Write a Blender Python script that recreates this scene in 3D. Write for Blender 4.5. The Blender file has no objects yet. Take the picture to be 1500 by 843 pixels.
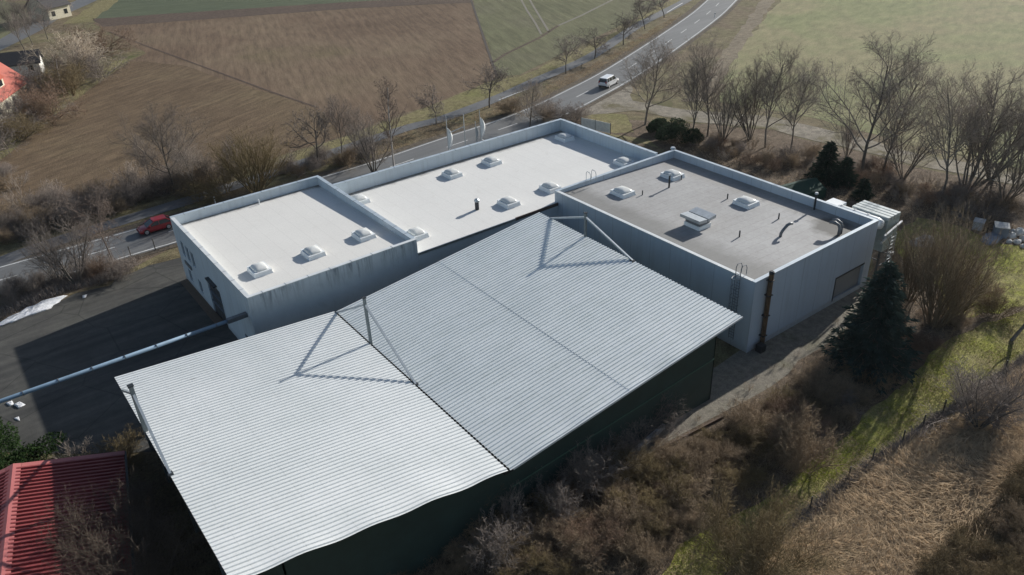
import bpy, math, random
import numpy as np
from mathutils import Vector, Matrix
R = math.radians
C = bpy.context.scene.collection
scene = bpy.context.scene

# ------------------------------------------------------------------ camera
FPX, PITCH, ROLL, YAW = 1172.9, .5232, -.0446, .9462
CAM = Vector((-15.6255, -58.8504, 39.8423))
_fw = Vector((math.cos(YAW)*math.cos(PITCH), math.sin(YAW)*math.cos(PITCH), -math.sin(PITCH)))
_r = _fw.cross(Vector((0, 0, 1))).normalized()
_u = _r.cross(_fw)
_rr = math.cos(ROLL)*_r + math.sin(ROLL)*_u
_uu = -math.sin(ROLL)*_r + math.cos(ROLL)*_u
cam = bpy.data.cameras.new('camera')
cam.sensor_width = 36; cam.lens = 36*FPX/1500
cam.clip_start = .5; cam.clip_end = 6000
co = bpy.data.objects.new('camera', cam); C.objects.link(co)
M = Matrix((_rr, _uu, -_fw)).transposed().to_4x4(); M.translation = CAM
co.matrix_world = M
scene.camera = co

# ------------------------------------------------------------------ light
SUN_EL, SUN_AZ = 22.9, 9.2          # degrees above the ground, degrees from +X towards +Y
w = bpy.data.worlds.new('World'); scene.world = w; w.use_nodes = True
nt = w.node_tree
sky = nt.nodes.new('ShaderNodeTexSky'); sky.sky_type = 'NISHITA'; sky.sun_disc = False
sky.sun_elevation = R(SUN_EL); sky.sun_rotation = R(90-SUN_AZ)
bg = nt.nodes['Background']; bg.inputs[1].default_value = .082
nt.links.new(sky.outputs[0], bg.inputs[0])
sl = bpy.data.lights.new('sun', 'SUN'); sl.energy = 5.0; sl.angle = R(.53); sl.color = (1, .97, .915)
so = bpy.data.objects.new('sun', sl); C.objects.link(so)
sd = Vector((math.cos(R(SUN_EL))*math.cos(R(SUN_AZ)), math.cos(R(SUN_EL))*math.sin(R(SUN_AZ)), math.sin(R(SUN_EL))))
so.rotation_euler = sd.to_track_quat('Z', 'Y').to_euler()
scene.view_settings.view_transform = 'Standard'; scene.view_settings.look = 'None'
scene.view_settings.exposure = .29; scene.view_settings.gamma = 1
scene.view_settings.use_curve_mapping = False
try:
    scene.cycles.max_bounces = 6; scene.cycles.diffuse_bounces = 3; scene.cycles.transparent_max_bounces = 8
except Exception: pass

# ------------------------------------------------------------------ survey: photograph pixel -> point of the place
def ray(x, y): return _fw + _rr*((x-750)/FPX) - _uu*((y-421.5)/FPX)
def at(x, y, z=0.):
    d = ray(x, y); return CAM + d*((z-CAM.z)/d.z)
def atx(x, y, X):
    d = ray(x, y); return CAM + d*((X-CAM.x)/d.x)
def aty(x, y, Y):
    d = ray(x, y); return CAM + d*((Y-CAM.y)/d.y)
def height(p, ty):
    lo, hi = 0., 40.
    for _ in range(40):
        m = (lo+hi)/2; q = Vector((p.x, p.y, m))-CAM
        if 421.5-FPX*q.dot(_uu)/q.dot(_fw) > ty: lo = m
        else: hi = m
    return lo

# ------------------------------------------------------------------ materials
MATS = {}
class G:
    """small node-graph writer"""
    def __init__(s, name):
        s.m = bpy.data.materials.new(name); s.m.use_nodes = True
        s.t = s.m.node_tree; s.b = s.t.nodes['Principled BSDF']; s.co = None
    def node(s, t, **k):
        n = s.t.nodes.new(t)
        for a, b in k.items(): setattr(n, a, b)
        return n
    def link(s, a, b): s.t.links.new(a, b)
    def coord(s, scale=(1, 1, 1), rot=(0, 0, 0), kind='Object'):
        if s.co is None: s.co = s.node('ShaderNodeTexCoord')
        mp = s.node('ShaderNodeMapping'); s.link(s.co.outputs[kind], mp.inputs[0])
        mp.inputs['Scale'].default_value = scale; mp.inputs['Rotation'].default_value = rot
        return mp.outputs[0]
    def geo(s, scale=(1, 1, 1), rot=0):
        g = s.node('ShaderNodeNewGeometry')
        mp = s.node('ShaderNodeMapping'); s.link(g.outputs['Position'], mp.inputs[0])
        mp.inputs['Scale'].default_value = scale; mp.inputs['Rotation'].default_value = (0, 0, rot)
        return mp.outputs[0]
    def noise(s, vec, scale, detail=4, rough=.6, dist=0):
        n = s.node('ShaderNodeTexNoise'); s.link(vec, n.inputs['Vector'])
        n.inputs['Scale'].default_value = scale; n.inputs['Detail'].default_value = detail
        n.inputs['Roughness'].default_value = rough; n.inputs['Distortion'].default_value = dist
        return n.outputs['Fac']
    def ramp(s, fac, stops):
        r = s.node('ShaderNodeValToRGB'); s.link(fac, r.inputs[0]); e = r.color_ramp.elements
        while len(e) < len(stops): e.new(.5)
        for el, (p, c) in zip(e, stops):
            el.position = p; el.color = (*c, 1) if hasattr(c, '__len__') else (c, c, c, 1)
        return r.outputs[0]
    def mix(s, f, a, b, mode='MIX'):
        n = s.node('ShaderNodeMixRGB', blend_type=mode)
        for k, v in ((0, f), (1, a), (2, b)):
            if hasattr(v, 'is_linked') or hasattr(v, 'node'): s.link(v, n.inputs[k])
            elif k == 0: n.inputs[0].default_value = v
            else: n.inputs[k].default_value = (*v, 1)
        return n.outputs[0]
    def math(s, op, a, b=0., clamp=False):
        n = s.node('ShaderNodeMath', operation=op, use_clamp=clamp)
        for k, v in ((0, a), (1, b)):
            if hasattr(v, 'node'): s.link(v, n.inputs[k])
            else: n.inputs[k].default_value = v
        return n.outputs[0]
    def sep(s, vec):
        n = s.node('ShaderNodeSeparateXYZ'); s.link(vec, n.inputs[0]); return n.outputs
    def bump(s, h, strength, dist=.05):
        n = s.node('ShaderNodeBump'); s.link(h, n.inputs['Height'])
        n.inputs['Strength'].default_value = strength; n.inputs['Distance'].default_value = dist
        s.link(n.outputs[0], s.b.inputs['Normal'])
    def done(s, col, rough=.8, metal=0., spec=.5):
        if hasattr(col, 'node'): s.link(col, s.b.inputs['Base Color'])
        else: s.b.inputs['Base Color'].default_value = (*col, 1)
        s.b.inputs['Roughness'].default_value = rough; s.b.inputs['Metallic'].default_value = metal
        s.b.inputs['Specular IOR Level'].default_value = spec
        return s.m

def plain(name, col, rough=.6, metal=0., var=.15, scale=3., spec=.5):
    g = G(name); p = g.geo(); n = g.noise(p, scale, 5, .65)
    lo = tuple(c*(1-var) for c in col); hi = tuple(min(1, c*(1+var)) for c in col)
    return g.done(g.ramp(n, [(.3, lo), (.7, hi)]), rough, metal, spec)

def natural(name, cols, scale=.08, fine=1.5, amt=.45, stretch=1., angle=0., bump=.6, bdist=.12, rough=.95, patch=None, spec=.15, stalk=None):
    """soil, fields and verges: large patches, streaks along `angle`, fine clods"""
    g = G(name); p = g.geo(); pr = g.geo((1, 1, 1), -angle); ps = g.geo((1./stretch, 1, 1), 0)
    if stretch != 1.:
        mp = g.node('ShaderNodeMapping'); g.link(pr, mp.inputs[0]); mp.inputs['Scale'].default_value = (1./stretch, 1, 1); ps = mp.outputs[0]
    big = g.noise(p, scale, 5, .62, .3)
    k = len(cols)
    c = g.ramp(big, [(.3+.4*i/max(1, k-1), cols[i]) for i in range(k)])
    st = g.noise(ps, fine*.6, 5, .65)
    c = g.mix(1., c, g.ramp(st, [(.28, 1-amt), (.72, 1+amt)]), 'MULTIPLY')
    if stretch >= 4.:
        mp2 = g.node('ShaderNodeMapping'); g.link(pr, mp2.inputs[0]); mp2.inputs['Scale'].default_value = (.012, 1, 1); fu = g.noise(mp2.outputs[0], .9, 4, .8)
        c = g.mix(1., c, g.ramp(fu, [(.35, .88), (.65, 1.12)]), 'MULTIPLY')
    fi = g.noise(p, fine*4, 4, .75)
    c = g.mix(1., c, g.ramp(fi, [(.3, 1-amt), (.7, 1+amt)]), 'MULTIPLY')
    if patch:
        n2 = g.noise(p, patch[1], 5, .6, .5)
        c = g.mix(g.ramp(n2, [(patch[2], 0.), (patch[2]+.12, 1.)]), c, patch[0])
    if stalk:      # pale straw bits
        n3 = g.noise(ps, stalk[1], 3, .8)
        c = g.mix(g.ramp(n3, [(stalk[2], 0.), (stalk[2]+.08, 1.)]), c, stalk[0])
    g.bump(g.math('ADD', st, fi), bump, bdist)
    return g.done(c, rough, 0, spec)

# ------------------------------------------------------------------ mesh tools
class MB:
    def __init__(s): s.v = []; s.f = []
    def add(s, vs, fs):
        o = len(s.v); s.v += [tuple(v) for v in vs]; s.f += [tuple(i+o for i in f) for f in fs]; return s
    def box(s, x0, y0, z0, x1, y1, z1):
        return s.add([(x0, y0, z0), (x1, y0, z0), (x1, y1, z0), (x0, y1, z0), (x0, y0, z1), (x1, y0, z1), (x1, y1, z1), (x0, y1, z1)],
                     [(0, 3, 2, 1), (4, 5, 6, 7), (0, 1, 5, 4), (1, 2, 6, 5), (2, 3, 7, 6), (3, 0, 4, 7)])
    def bar(s, a, b, wd, ht, up=(0, 0, 1)):
        a, b = Vector(a), Vector(b); d = (b-a).normalized(); n = d.cross(Vector(up))
        if n.length < 1e-3: n = d.cross(Vector((1, 0, 0)))
        n.normalize(); u = n.cross(d); n = n*wd/2; u = u*ht/2
        vs = [a-n-u, a+n-u, a+n+u, a-n+u, b-n-u, b+n-u, b+n+u, b-n+u]
        return s.add(vs, [(0, 1, 2, 3), (7, 6, 5, 4), (0, 4, 5, 1), (1, 5, 6, 2), (2, 6, 7, 3), (3, 7, 4, 0)])
    def path(s, pts, rad, n=8, caps=True):
        pts = [Vector(p) for p in pts]; rs = rad if hasattr(rad, '__len__') else [rad]*len(pts); o = len(s.v)
        prev = None
        for i, p in enumerate(pts):
            d = (pts[min(i+1, len(pts)-1)]-pts[max(i-1, 0)]).normalized()
            a = d.cross(Vector((0, 0, 1))) if prev is None else prev - d*prev.dot(d)
            if a.length < 1e-3: a = d.cross(Vector((1, .2, 0)))
            a.normalize(); prev = a; b = d.cross(a)
            for k in range(n):
                t = 2*math.pi*k/n; s.v.append(tuple(p+a*(rs[i]*math.cos(t))+b*(rs[i]*math.sin(t))))
        for i in range(len(pts)-1):
            for k in range(n):
                q = (k+1) % n; s.f.append((o+i*n+k, o+i*n+q, o+(i+1)*n+q, o+(i+1)*n+k))
        if caps:
            s.f.append(tuple(o+k for k in reversed(range(n)))); s.f.append(tuple(o+(len(pts)-1)*n+k for k in range(n)))
        return s
    def prism(s, poly, z0, z1):
        n = len(poly)
        return s.add([(x, y, z0) for x, y in poly]+[(x, y, z1) for x, y in poly],
                     [tuple(reversed(range(n))), tuple(range(n, 2*n))]+[(i, (i+1) % n, n+(i+1) % n, n+i) for i in range(n)])
    def loft(s, rings, caps=True, closed=True):
        n = len(rings[0]); o = len(s.v)
        for r in rings: s.v += [tuple(p) for p in r]
        for i in range(len(rings)-1):
            for k in range(n if closed else n-1):
                q = (k+1) % n; s.f.append((o+i*n+k, o+i*n+q, o+(i+1)*n+q, o+(i+1)*n+k))
        if caps:
            s.f.append(tuple(o+k for k in reversed(range(n)))); s.f.append(tuple(o+(len(rings)-1)*n+k for k in range(n)))
        return s
    def build(s, name, mat, parent=None, origin=None, smooth=False, local=False):
        me = bpy.data.meshes.new(name)
        off = Vector(origin) if origin is not None else Vector((0, 0, 0))
        if parent is not None and not local: off = world(parent)
        me.from_pydata([(v[0]-off.x, v[1]-off.y, v[2]-off.z) for v in s.v], [], s.f)
        o = bpy.data.objects.new(name, me); C.objects.link(o)
        if mat: me.materials.append(mat)
        if parent is not None: o.parent = parent
        elif origin is not None: o.location = origin
        if smooth: me.polygons.foreach_set('use_smooth', [True]*len(me.polygons))
        return o
def world(o):
    v = Vector((0, 0, 0))
    while o is not None: v = v+o.location; o = o.parent
    return v
def fast(name, verts, tris, mat, parent=None):
    me = bpy.data.meshes.new(name); nv, nf = len(verts), len(tris); k = tris.shape[1]
    me.vertices.add(nv); me.vertices.foreach_set('co', np.asarray(verts, np.float32).ravel())
    me.loops.add(nf*k); me.loops.foreach_set('vertex_index', np.asarray(tris, np.int32).ravel())
    me.polygons.add(nf); me.polygons.foreach_set('loop_start', np.arange(0, nf*k, k, dtype=np.int32))
    me.update(calc_edges=True); me.validate()
    me.materials.append(mat)
    o = bpy.data.objects.new(name, me); C.objects.link(o)
    if parent is not None: o.parent = parent
    return o
def thing(name, label, cat, loc=(0, 0, 0), rz=0., group=None):
    o = bpy.data.objects.new(name, None); o.empty_display_size = .3; C.objects.link(o)
    o.location = loc; o.rotation_euler = (0, 0, rz)
    return tag(o, label, cat, group)
def tag(o, label, cat, group=None):
    o['label'] = label; o['category'] = cat
    if group: o['group'] = group
    return o
def kind(o, k): o['kind'] = k; return o
def dup(root, loc, rz=0., scale=1., label=None, group=None, cat=None):
    r = root.copy(); C.objects.link(r); r.location = loc; r.rotation_euler = (0, 0, rz)
    r.scale = scale if hasattr(scale, '__len__') else (scale,)*3
    if label: r['label'] = label
    if group: r['group'] = group
    elif 'group' in r: del r['group']
    if cat: r['category'] = cat
    for ch in root.children:
        c = ch.copy(); C.objects.link(c); c.parent = r
        for gch in ch.children:
            d = gch.copy(); C.objects.link(d); d.parent = c
    return r

def jag(poly, step, amp, seed):
    """a polygon with an uneven, natural edge"""
    rnd = random.Random(seed); out = []
    for i, a in enumerate(poly):
        b = poly[(i+1) % len(poly)]; L = (b-a).length; n = max(1, min(60, int(L/step)))
        for k in range(n):
            p = a.lerp(b, k/n); out.append(p+Vector((rnd.uniform(-amp, amp), rnd.uniform(-amp, amp), 0)))
    return out
def zone(name, px, z, mat, step=0, amp=0, seed=1):
    poly = [at(x, y, 0) for x, y in px]
    if step: poly = jag(poly, step, amp, seed)
    mb = MB(); mb.add([(p.x, p.y, z) for p in poly], [tuple(range(len(poly)))])
    o = mb.build(name, mat); me = o.data
    if len(me.polygons) and me.polygons[0].normal.z < 0: me.flip_normals()
    return kind(o, 'structure')
def inside(p, poly):
    c = False; j = len(poly)-1
    for i in range(len(poly)):
        if (poly[i][1] > p[1]) != (poly[j][1] > p[1]) and p[0] < (poly[j][0]-poly[i][0])*(p[1]-poly[i][1])/(poly[j][1]-poly[i][1])+poly[i][0]: c = not c
        j = i
    return c
def scatter(px, n, seed, mind=0.):
    """n ground points spread over an outline"""
    poly = [(q.x, q.y) for q in (at(x, y) for x, y in px)]
    xs = [p[0] for p in poly]; ys = [p[1] for p in poly]; rnd = random.Random(seed); out = []; t = 0
    while len(out) < n and t < n*80:
        t += 1; p = (rnd.uniform(min(xs), max(xs)), rnd.uniform(min(ys), max(ys)))
        if inside(p, poly) and (not mind or all((p[0]-q[0])**2+(p[1]-q[1])**2 > mind*mind for q in out)): out.append(p)
    return out

# ------------------------------------------------------------------ ground, fields, roads
m_ground = natural('verge soil and dead grass', [(.115, .088, .06), (.15, .118, .075), (.14, .124, .065), (.19, .152, .098)], .07, 1.2, .5, patch=((.075, .085, .028), .11, .60))
m_litter = natural('leaf litter', [(.095, .07, .05), (.125, .095, .068), (.165, .13, .095)], .25, 2.2, .55, bump=.8, stalk=((.3, .24, .175), 5., .6))
m_brown = natural('stubble field', [(.122, .084, .056), (.144, .100, .067), (.166, .120, .080), (.140, .109, .063)], .03, 1.5, .3, stretch=6., angle=R(72), bump=.6, bdist=.15, stalk=((.19, .148, .10), 2.4, .64))
m_brown2 = natural('stubble field corner', [(.115, .08, .05), (.137, .097, .061), (.157, .117, .07)], .04, 1.6, .32, stretch=4., angle=R(25), bump=.7, bdist=.2, stalk=((.19, .145, .09), 2.1, .62))
m_soil = natural('dark soil strip', [(.088, .064, .05), (.108, .08, .062)], .06, 1.5, .3)
m_green = natural('winter crop', [(.105, .108, .06), (.13, .13, .072), (.122, .114, .074)], .035, 1.2, .28, stretch=5., angle=R(70), bump=.5)
m_green2 = natural('dull green field', [(.075, .092, .058), (.092, .105, .064)], .03, 1.4, .25, stretch=5., angle=R(-20), bump=.4)
m_meadow = natural('meadow', [(.178, .19, .09), (.205, .212, .102), (.24, .215, .12), (.178, .195, .088)], .028, .8, .26, stretch=2.5, angle=R(20), bump=.6, stalk=((.3, .25, .15), 1.3, .66), patch=((.135, .16, .07), .02, .58))
m_verge = natural('yellowed grass verge', [(.15, .135, .06), (.19, .165, .085), (.16, .155, .06)], .12, 2., .4, stalk=((.3, .25, .14), 3., .62))
m_moss = natural('mossy grass', [(.175, .185, .032), (.215, .22, .042), (.245, .225, .085), (.2, .17, .08)], .22, 2.4, .45, bump=.8, bdist=.12, stalk=((.36, .31, .17), 4., .62))
m_dry = natural('flattened dry grass', [(.2, .15, .092), (.26, .2, .125), (.31, .24, .15)], .25, 2., .5, stretch=3., angle=R(15), bump=1.)
m_track = natural('dirt track', [(.17, .14, .10), (.21, .175, .125)], .15, 1.5, .35)
m_lane = natural('gravel lane', [(.20, .18, .145), (.24, .215, .175), (.17, .145, .10)], .12, 1.6, .35, patch=((.13, .115, .065), .16, .5))
m_gravel = natural('gravel path', [(.185, .168, .138), (.215, .195, .16), (.16, .15, .11)], .3, 3., .3)
m_yard = natural('yard asphalt', [(.048, .048, .046), (.058, .057, .054), (.070, .069, .064), (.054, .054, .049)], .16, 2.5, .16, bump=.25, bdist=.02, rough=.8, spec=.3, patch=((.085, .083, .074), .09, .62))
def yard_detail(m):
    t_ = m.node_tree; b = t_.nodes['Principled BSDF']; src = b.inputs['Base Color'].links[0].from_socket
    geo = t_.nodes.new('ShaderNodeNewGeometry'); vo = t_.nodes.new('ShaderNodeTexVoronoi'); vo.feature = 'DISTANCE_TO_EDGE'; vo.inputs['Scale'].default_value = .16; t_.links.new(geo.outputs['Position'], vo.inputs['Vector'])
    r = t_.nodes.new('ShaderNodeValToRGB'); r.color_ramp.elements[0].color = (.45, .45, .45, 1); r.color_ramp.elements[1].position = .012; t_.links.new(vo.outputs['Distance'], r.inputs[0])
    mx = t_.nodes.new('ShaderNodeMixRGB'); mx.blend_type = 'MULTIPLY'; mx.inputs[0].default_value = .8; t_.links.new(src, mx.inputs[1]); t_.links.new(r.outputs[0], mx.inputs[2])
    mp = t_.nodes.new('ShaderNodeMapping'); mp.inputs['Rotation'].default_value = (0, 0, R(-35)); mp.inputs['Scale'].default_value = (.05, .9, 1); t_.links.new(geo.outputs['Position'], mp.inputs[0])
    n = t_.nodes.new('ShaderNodeTexNoise'); n.inputs['Scale'].default_value = 1.; n.inputs['Detail'].default_value = 5; t_.links.new(mp.outputs[0], n.inputs['Vector'])
    r2 = t_.nodes.new('ShaderNodeValToRGB'); r2.color_ramp.elements[0].position = .35; r2.color_ramp.elements[0].color = (.75, .75, .75, 1); r2.color_ramp.elements[1].position = .65; r2.color_ramp.elements[1].color = (1.3, 1.28, 1.22, 1); t_.links.new(n.outputs['Fac'], r2.inputs[0])
    m2 = t_.nodes.new('ShaderNodeMixRGB'); m2.blend_type = 'MULTIPLY'; m2.inputs[0].default_value = 1.; t_.links.new(mx.outputs[0], m2.inputs[1]); t_.links.new(r2.outputs[0], m2.inputs[2]); t_.links.new(m2.outputs[0], b.inputs['Base Color'])
yard_detail(m_yard)
m_road = natural('road asphalt', [(.125, .125, .122), (.15, .15, .147)], .05, 2., .1, stretch=12., angle=R(8), bump=.12, bdist=.01, rough=.55, spec=.5)
m_bike = natural('bike path asphalt', [(.105, .105, .108), (.135, .135, .135)], .08, 2., .15, bump=.12, bdist=.01, rough=.62, spec=.4)
m_paint = plain('road paint', (.62, .62, .60), .6, var=.2, scale=2.)
m_snow = natural('old snow', [(.80, .81, .84), (.88, .89, .9)], .8, 3., .15, bump=1., bdist=.15, rough=.7)
m_line = plain('field furrow', (.05, .038, .03), .95, var=.3)

S = 3000
kind(MB().add([(-S, -S, 0), (S, -S, 0), (S, S, 0), (-S, S, 0)], [(0, 1, 2, 3)]).build('ground', m_ground), 'structure')
Z1, Z2, Z3, Z4, Z5 = .012, .024, .036, .048, .060
zone('stubble_field', [(190, 90), (215, 78), (172, 54), (135, 34), (500, 14), (690, 4), (728, 112), (722, 124), (640, 152), (585, 168), (500, 200), (430, 222), (300, 266), (200, 296), (0, 340), (-80, 380), (-80, 300), (0, 238), (100, 155)], Z1, m_brown, 4, .25, 3)
zone('stubble_field', [(190, 90), (215, 90), (270, 97), (470, 162), (500, 200), (430, 222), (300, 266), (200, 296), (0, 340), (-80, 380), (-80, 300), (0, 238), (100, 155)], Z2, m_brown2, 4, .3, 4)
zone('soil_strip', [(150, 40), (500, 14), (690, 4), (689, -6), (500, 4), (135, 28)], Z3, m_soil, 4, .3, 5)
zone('winter_field', [(137, 28), (170, 0), (300, -60), (690, -110), (689, -4), (500, 5)], Z2, m_green2, 5, .3, 6)
zone('crop_field', [(691, -3), (730, 112), (760, 110), (830, 76), (900, 42), (975, 2), (1060, -60), (1060, -130), (660, -130)], Z2, m_green, 5, .2, 7)
zone('meadow', [(1150, -10), (1095, 62), (1055, 110), (1060, 150), (1130, 160), (1240, 186), (1340, 212), (1500, 246), (1800, 300), (1900, 200), (1900, -130), (1240, -130)], Z2, m_meadow, 4, .7, 8)
zone('verge', [(728, 116), (760, 114), (830, 80), (900, 48), (960, 14), (985, -2), (1003, -2), (977, 13), (933, 34), (867, 80), (790, 114), (733, 140), (650, 170), (600, 184), (430, 242), (430, 226), (585, 172)], Z3, m_verge, 3, .35, 9)
zone('verge', [(-40, 262), (0, 234), (100, 152), (188, 88), (178, 84), (92, 136), (0, 214), (-40, 240)], Z3, m_verge, 3, .6, 10)
zone('verge', [(92, 36), (135, 32), (175, 0), (210, -30), (180, -30), (150, 0)], Z3, m_verge, 3, .5, 11)
zone('dirt_track', [(1150, -40), (1115, 0), (1062, 75), (1025, 130), (1000, 150), (1035, 150), (1075, 90), (1136, 0), (1175, -40)], Z3, m_track, 3, .5, 12)
# tramlines and furrows
def strip(name, px, wd, z, mat):
    P = [at(*p) for p in px]; mb = MB(); L = []; Rr = []
    for i, p in enumerate(P):
        d = (P[min(i+1, len(P)-1)]-P[max(i-1, 0)]).normalized(); n = Vector((-d.y, d.x, 0))*wd/2
        L.append((p.x+n.x, p.y+n.y, z)); Rr.append((p.x-n.x, p.y-n.y, z))
    n = len(P); mb.add(L+Rr, [(i, n+i, n+i+1, i+1) for i in range(n-1)])
    o = mb.build(name, mat); return kind(o, 'structure')
m_tram = plain('tramline soil', (.17, .155, .12), .95, var=.25)
strip('tractor_track', [(758, -10), (772, 16), (784, 34), (793, 51)], .5, Z4, m_tram)
strip('tractor_track', [(770, -10), (784, 14), (795, 32), (804, 47)], .5, Z4, m_tram)
strip('tractor_track', [(902, -2), (880, 9), (850, 24), (818, 38)], .7, Z4, m_tram)
strip('tractor_track', [(818, 38), (790, 56), (740, 80), (722, 92)], .8, Z4, m_soil)
strip('field_furrow', [(160, 47), (215, 68), (270, 88), (330, 110), (400, 136), (466, 158)], .4, Z4, m_soil)
strip('field_furrow', [(690, 0), (700, 30), (712, 66), (728, 112)], .5, Z4, m_line)
# roads
def catmull(P, k=8):
    out = []
    for i in range(len(P)-1):
        a, b, c, d = P[max(i-1, 0)], P[i], P[i+1], P[min(i+2, len(P)-1)]
        for j in range(k):
            t = j/k; out.append(.5*((2*b)+(c-a)*t+(2*a-5*b+4*c-d)*t*t+(3*b-a-3*c+d)*t**3))
    return out+[P[-1]]
def ribbon(mb, P, o0, o1, z, i0=0, i1=None, z1=None):
    i1 = len(P)-1 if i1 is None else i1; vs = []
    for i in range(i0, i1+1):
        d = (P[min(i+1, len(P)-1)]-P[max(i-1, 0)]); d.z = 0; d.normalize(); n = Vector((-d.y, d.x, 0))
        for o in (o0, o1): q = P[i]+n*o; vs.append((q.x, q.y, z))
    k = i1-i0+1
    mb.add(vs, [(2*i+1, 2*i+3, 2*i+2, 2*i) for i in range(k-1)] if o0 > o1 else [(2*i, 2*i+2, 2*i+3, 2*i+1) for i in range(k-1)])
EDGE = [Vector((-160, 37.8, 0)), Vector((-60, 37.7, 0)), Vector((-5, 37.6, 0)), Vector((26, 37.5, 0)), at(640, 206), at(753, 168), at(830, 133), at(900, 95), at(1000, 30), at(1037, 0), at(1085, -45), at(1150, -110)]
EDGE = [Vector((p.x, p.y, 0)) for p in EDGE]
EC = catmull(EDGE, 10)
CEN = []
for i, p in enumerate(EC):
    d = (EC[min(i+1, len(EC)-1)]-EC[max(i-1, 0)]).normalized(); CEN.append(p+Vector((d.y, -d.x, 0))*3.5)
dist = [0.]
for a, b in zip(CEN, CEN[1:]): dist.append(dist[-1]+(b-a).length)
def along(s):
    for i in range(len(dist)-1):
        if dist[i+1] >= s: return CEN[i].lerp(CEN[i+1], (s-dist[i])/(dist[i+1]-dist[i])), (CEN[i+1]-CEN[i]).normalized()
    return CEN[-1], (CEN[-1]-CEN[-2]).normalized()
mb = MB(); ribbon(mb, CEN, 3.75, -3.75, Z5); kind(mb.build('road', m_road), 'structure')
mb = MB(); ribbon(mb, CEN, 3.45, 3.27, Z5+.006); ribbon(mb, CEN, -3.27, -3.45, Z5+.006)
s = 2.
while s < dist[-1]-6:
    pts = [along(s+k*1.)[0] for k in range(5)]; ribbon(mb, pts, .075, -.075, Z5+.006); s += 10.
kind(mb.build('road_marking', m_paint), 'structure')
mb = MB(); ribbon(mb, CEN, 5.1, 3.76, Z4); ribbon(mb, CEN, -3.76, -4.7, Z4)
kind(mb.build('road_verge', natural('gritty verge', [(.085, .07, .055), (.12, .1, .075)], .2, 2., .4)), 'structure')
BP = [at(x, y) for x, y in ((-60, 408), (60, 362), (173, 326), (300, 287), (430, 244), (515, 215), (600, 187), (650, 174), (733, 142.5), (790, 116.5), (867, 82.5), (933, 38.5), (977, 16), (1010, -2), (1060, -35), (1120, -80))]
BPc = catmull([Vector((p.x, p.y, 0)) for p in BP], 6)
mb = MB(); ribbon(mb, BPc, 1.35, -1.35, Z5-.004); kind(mb.build('bike_path', m_bike), 'structure')
mb = MB(); pm = [Vector((q.x, q.y, 0)) for q in (at(731, 147), at(752, 139), at(774, 131))]; ribbon(mb, pm, .1, -.1, Z5+.004)
pm = [Vector((q.x, q.y, 0)) for q in (at(977, 19), at(988, 12), at(1000, 5))]; ribbon(mb, pm, .12, -.12, Z5+.004)
kind(mb.build('path_marking', m_paint), 'structure')
zone('gravel_lane', [(838, 159), (872, 142), (925, 118), (925, 148), (1000, 160), (1130, 172), (1240, 197), (1340, 224), (1500, 256), (1800, 320), (1800, 345), (1500, 274), (1333, 240), (1230, 214), (1127, 190), (1000, 178), (930, 163), (850, 170)], Z3, m_lane, 3, .35, 14)
zone('village_street', [(-60, 110), (0, 75), (60, 45), (95, 22), (140, 2), (190, -30), (160, -34), (110, 2), (70, 18), (0, 58), (-60, 88)], Z4, m_bike)
zone('lawn', [(-60, 72), (0, 58), (50, 34), (30, 8), (0, 0), (-60, 10)], Z2, m_green, 3, .5, 15)
# yard, paths and the land round the halls
zone('leaf_litter', [(-60, 500), (0, 470), (110, 428), (163, 412), (200, 388), (275, 350), (270, 330), (150, 352), (0, 392), (-60, 420)], Z1, m_litter, 3, .5, 16)
zone('leaf_litter', [(830, 185), (960, 215), (1290, 320), (1270, 420), (1230, 490), (1060, 605), (900, 690), (400, 790), (300, 900), (1000, 900), (1700, 560), (1700, 330), (1500, 276), (1330, 242), (1230, 216), (1127, 192), (1000, 180), (850, 172)], Z1, m_litter, 4, .6, 17)
zone('yard', [(268, 374), (220, 386), (177, 397), (163, 418), (110, 430), (60, 456), (0, 480), (-120, 530), (-200, 700), (0, 664), (60, 664), (180, 664), (330, 660), (420, 560), (450, 400)], Z2, m_yard, 3, .18, 18)
zone('grass_edge', [(170, 402), (225, 383), (272, 362), (272, 375), (220, 389), (176, 405)], Z3, m_ground, 1.5, .3, 19)
zone('gravel_path', [(900, 640), (1095, 505), (1275, 412), (1330, 385), (1345, 392), (1290, 440), (1236, 484), (1150, 548), (1060, 608), (985, 645), (905, 690)], Z2, m_gravel, 2, .25, 20)
zone('grass_strip', [(960, 860), (1000, 800), (1050, 765), (1130, 722), (1220, 650), (1300, 585), (1335, 545), (1400, 492), (1480, 462), (1600, 420), (1600, 470), (1500, 533), (1425, 578), (1351, 628), (1242, 706), (1175, 756), (1040, 860)], Z2, m_moss, 1.5, .35, 21)
zone('dry_grass', [(1040, 862), (1175, 757), (1242, 707), (1351, 629), (1500, 534), (1700, 420), (1700, 900), (1040, 900)], Z2-.005, m_dry, 2, .3, 22)
zone('lawn', [(1300, 345), (1345, 318), (1390, 325), (1470, 360), (1600, 370), (1600, 430), (1480, 452), (1400, 470), (1370, 400), (1310, 372)], Z2+.005, m_moss, 1.5, .5, 23)
zone('lawn', [(852, 172), (880, 166), (918, 168), (928, 194), (900, 196)], Z2+.003, m_verge, 1.5, .15, 24)
zone('lawn', [(880, 195), (905, 198), (950, 205), (965, 217)], Z1+.006, m_verge)
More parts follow.
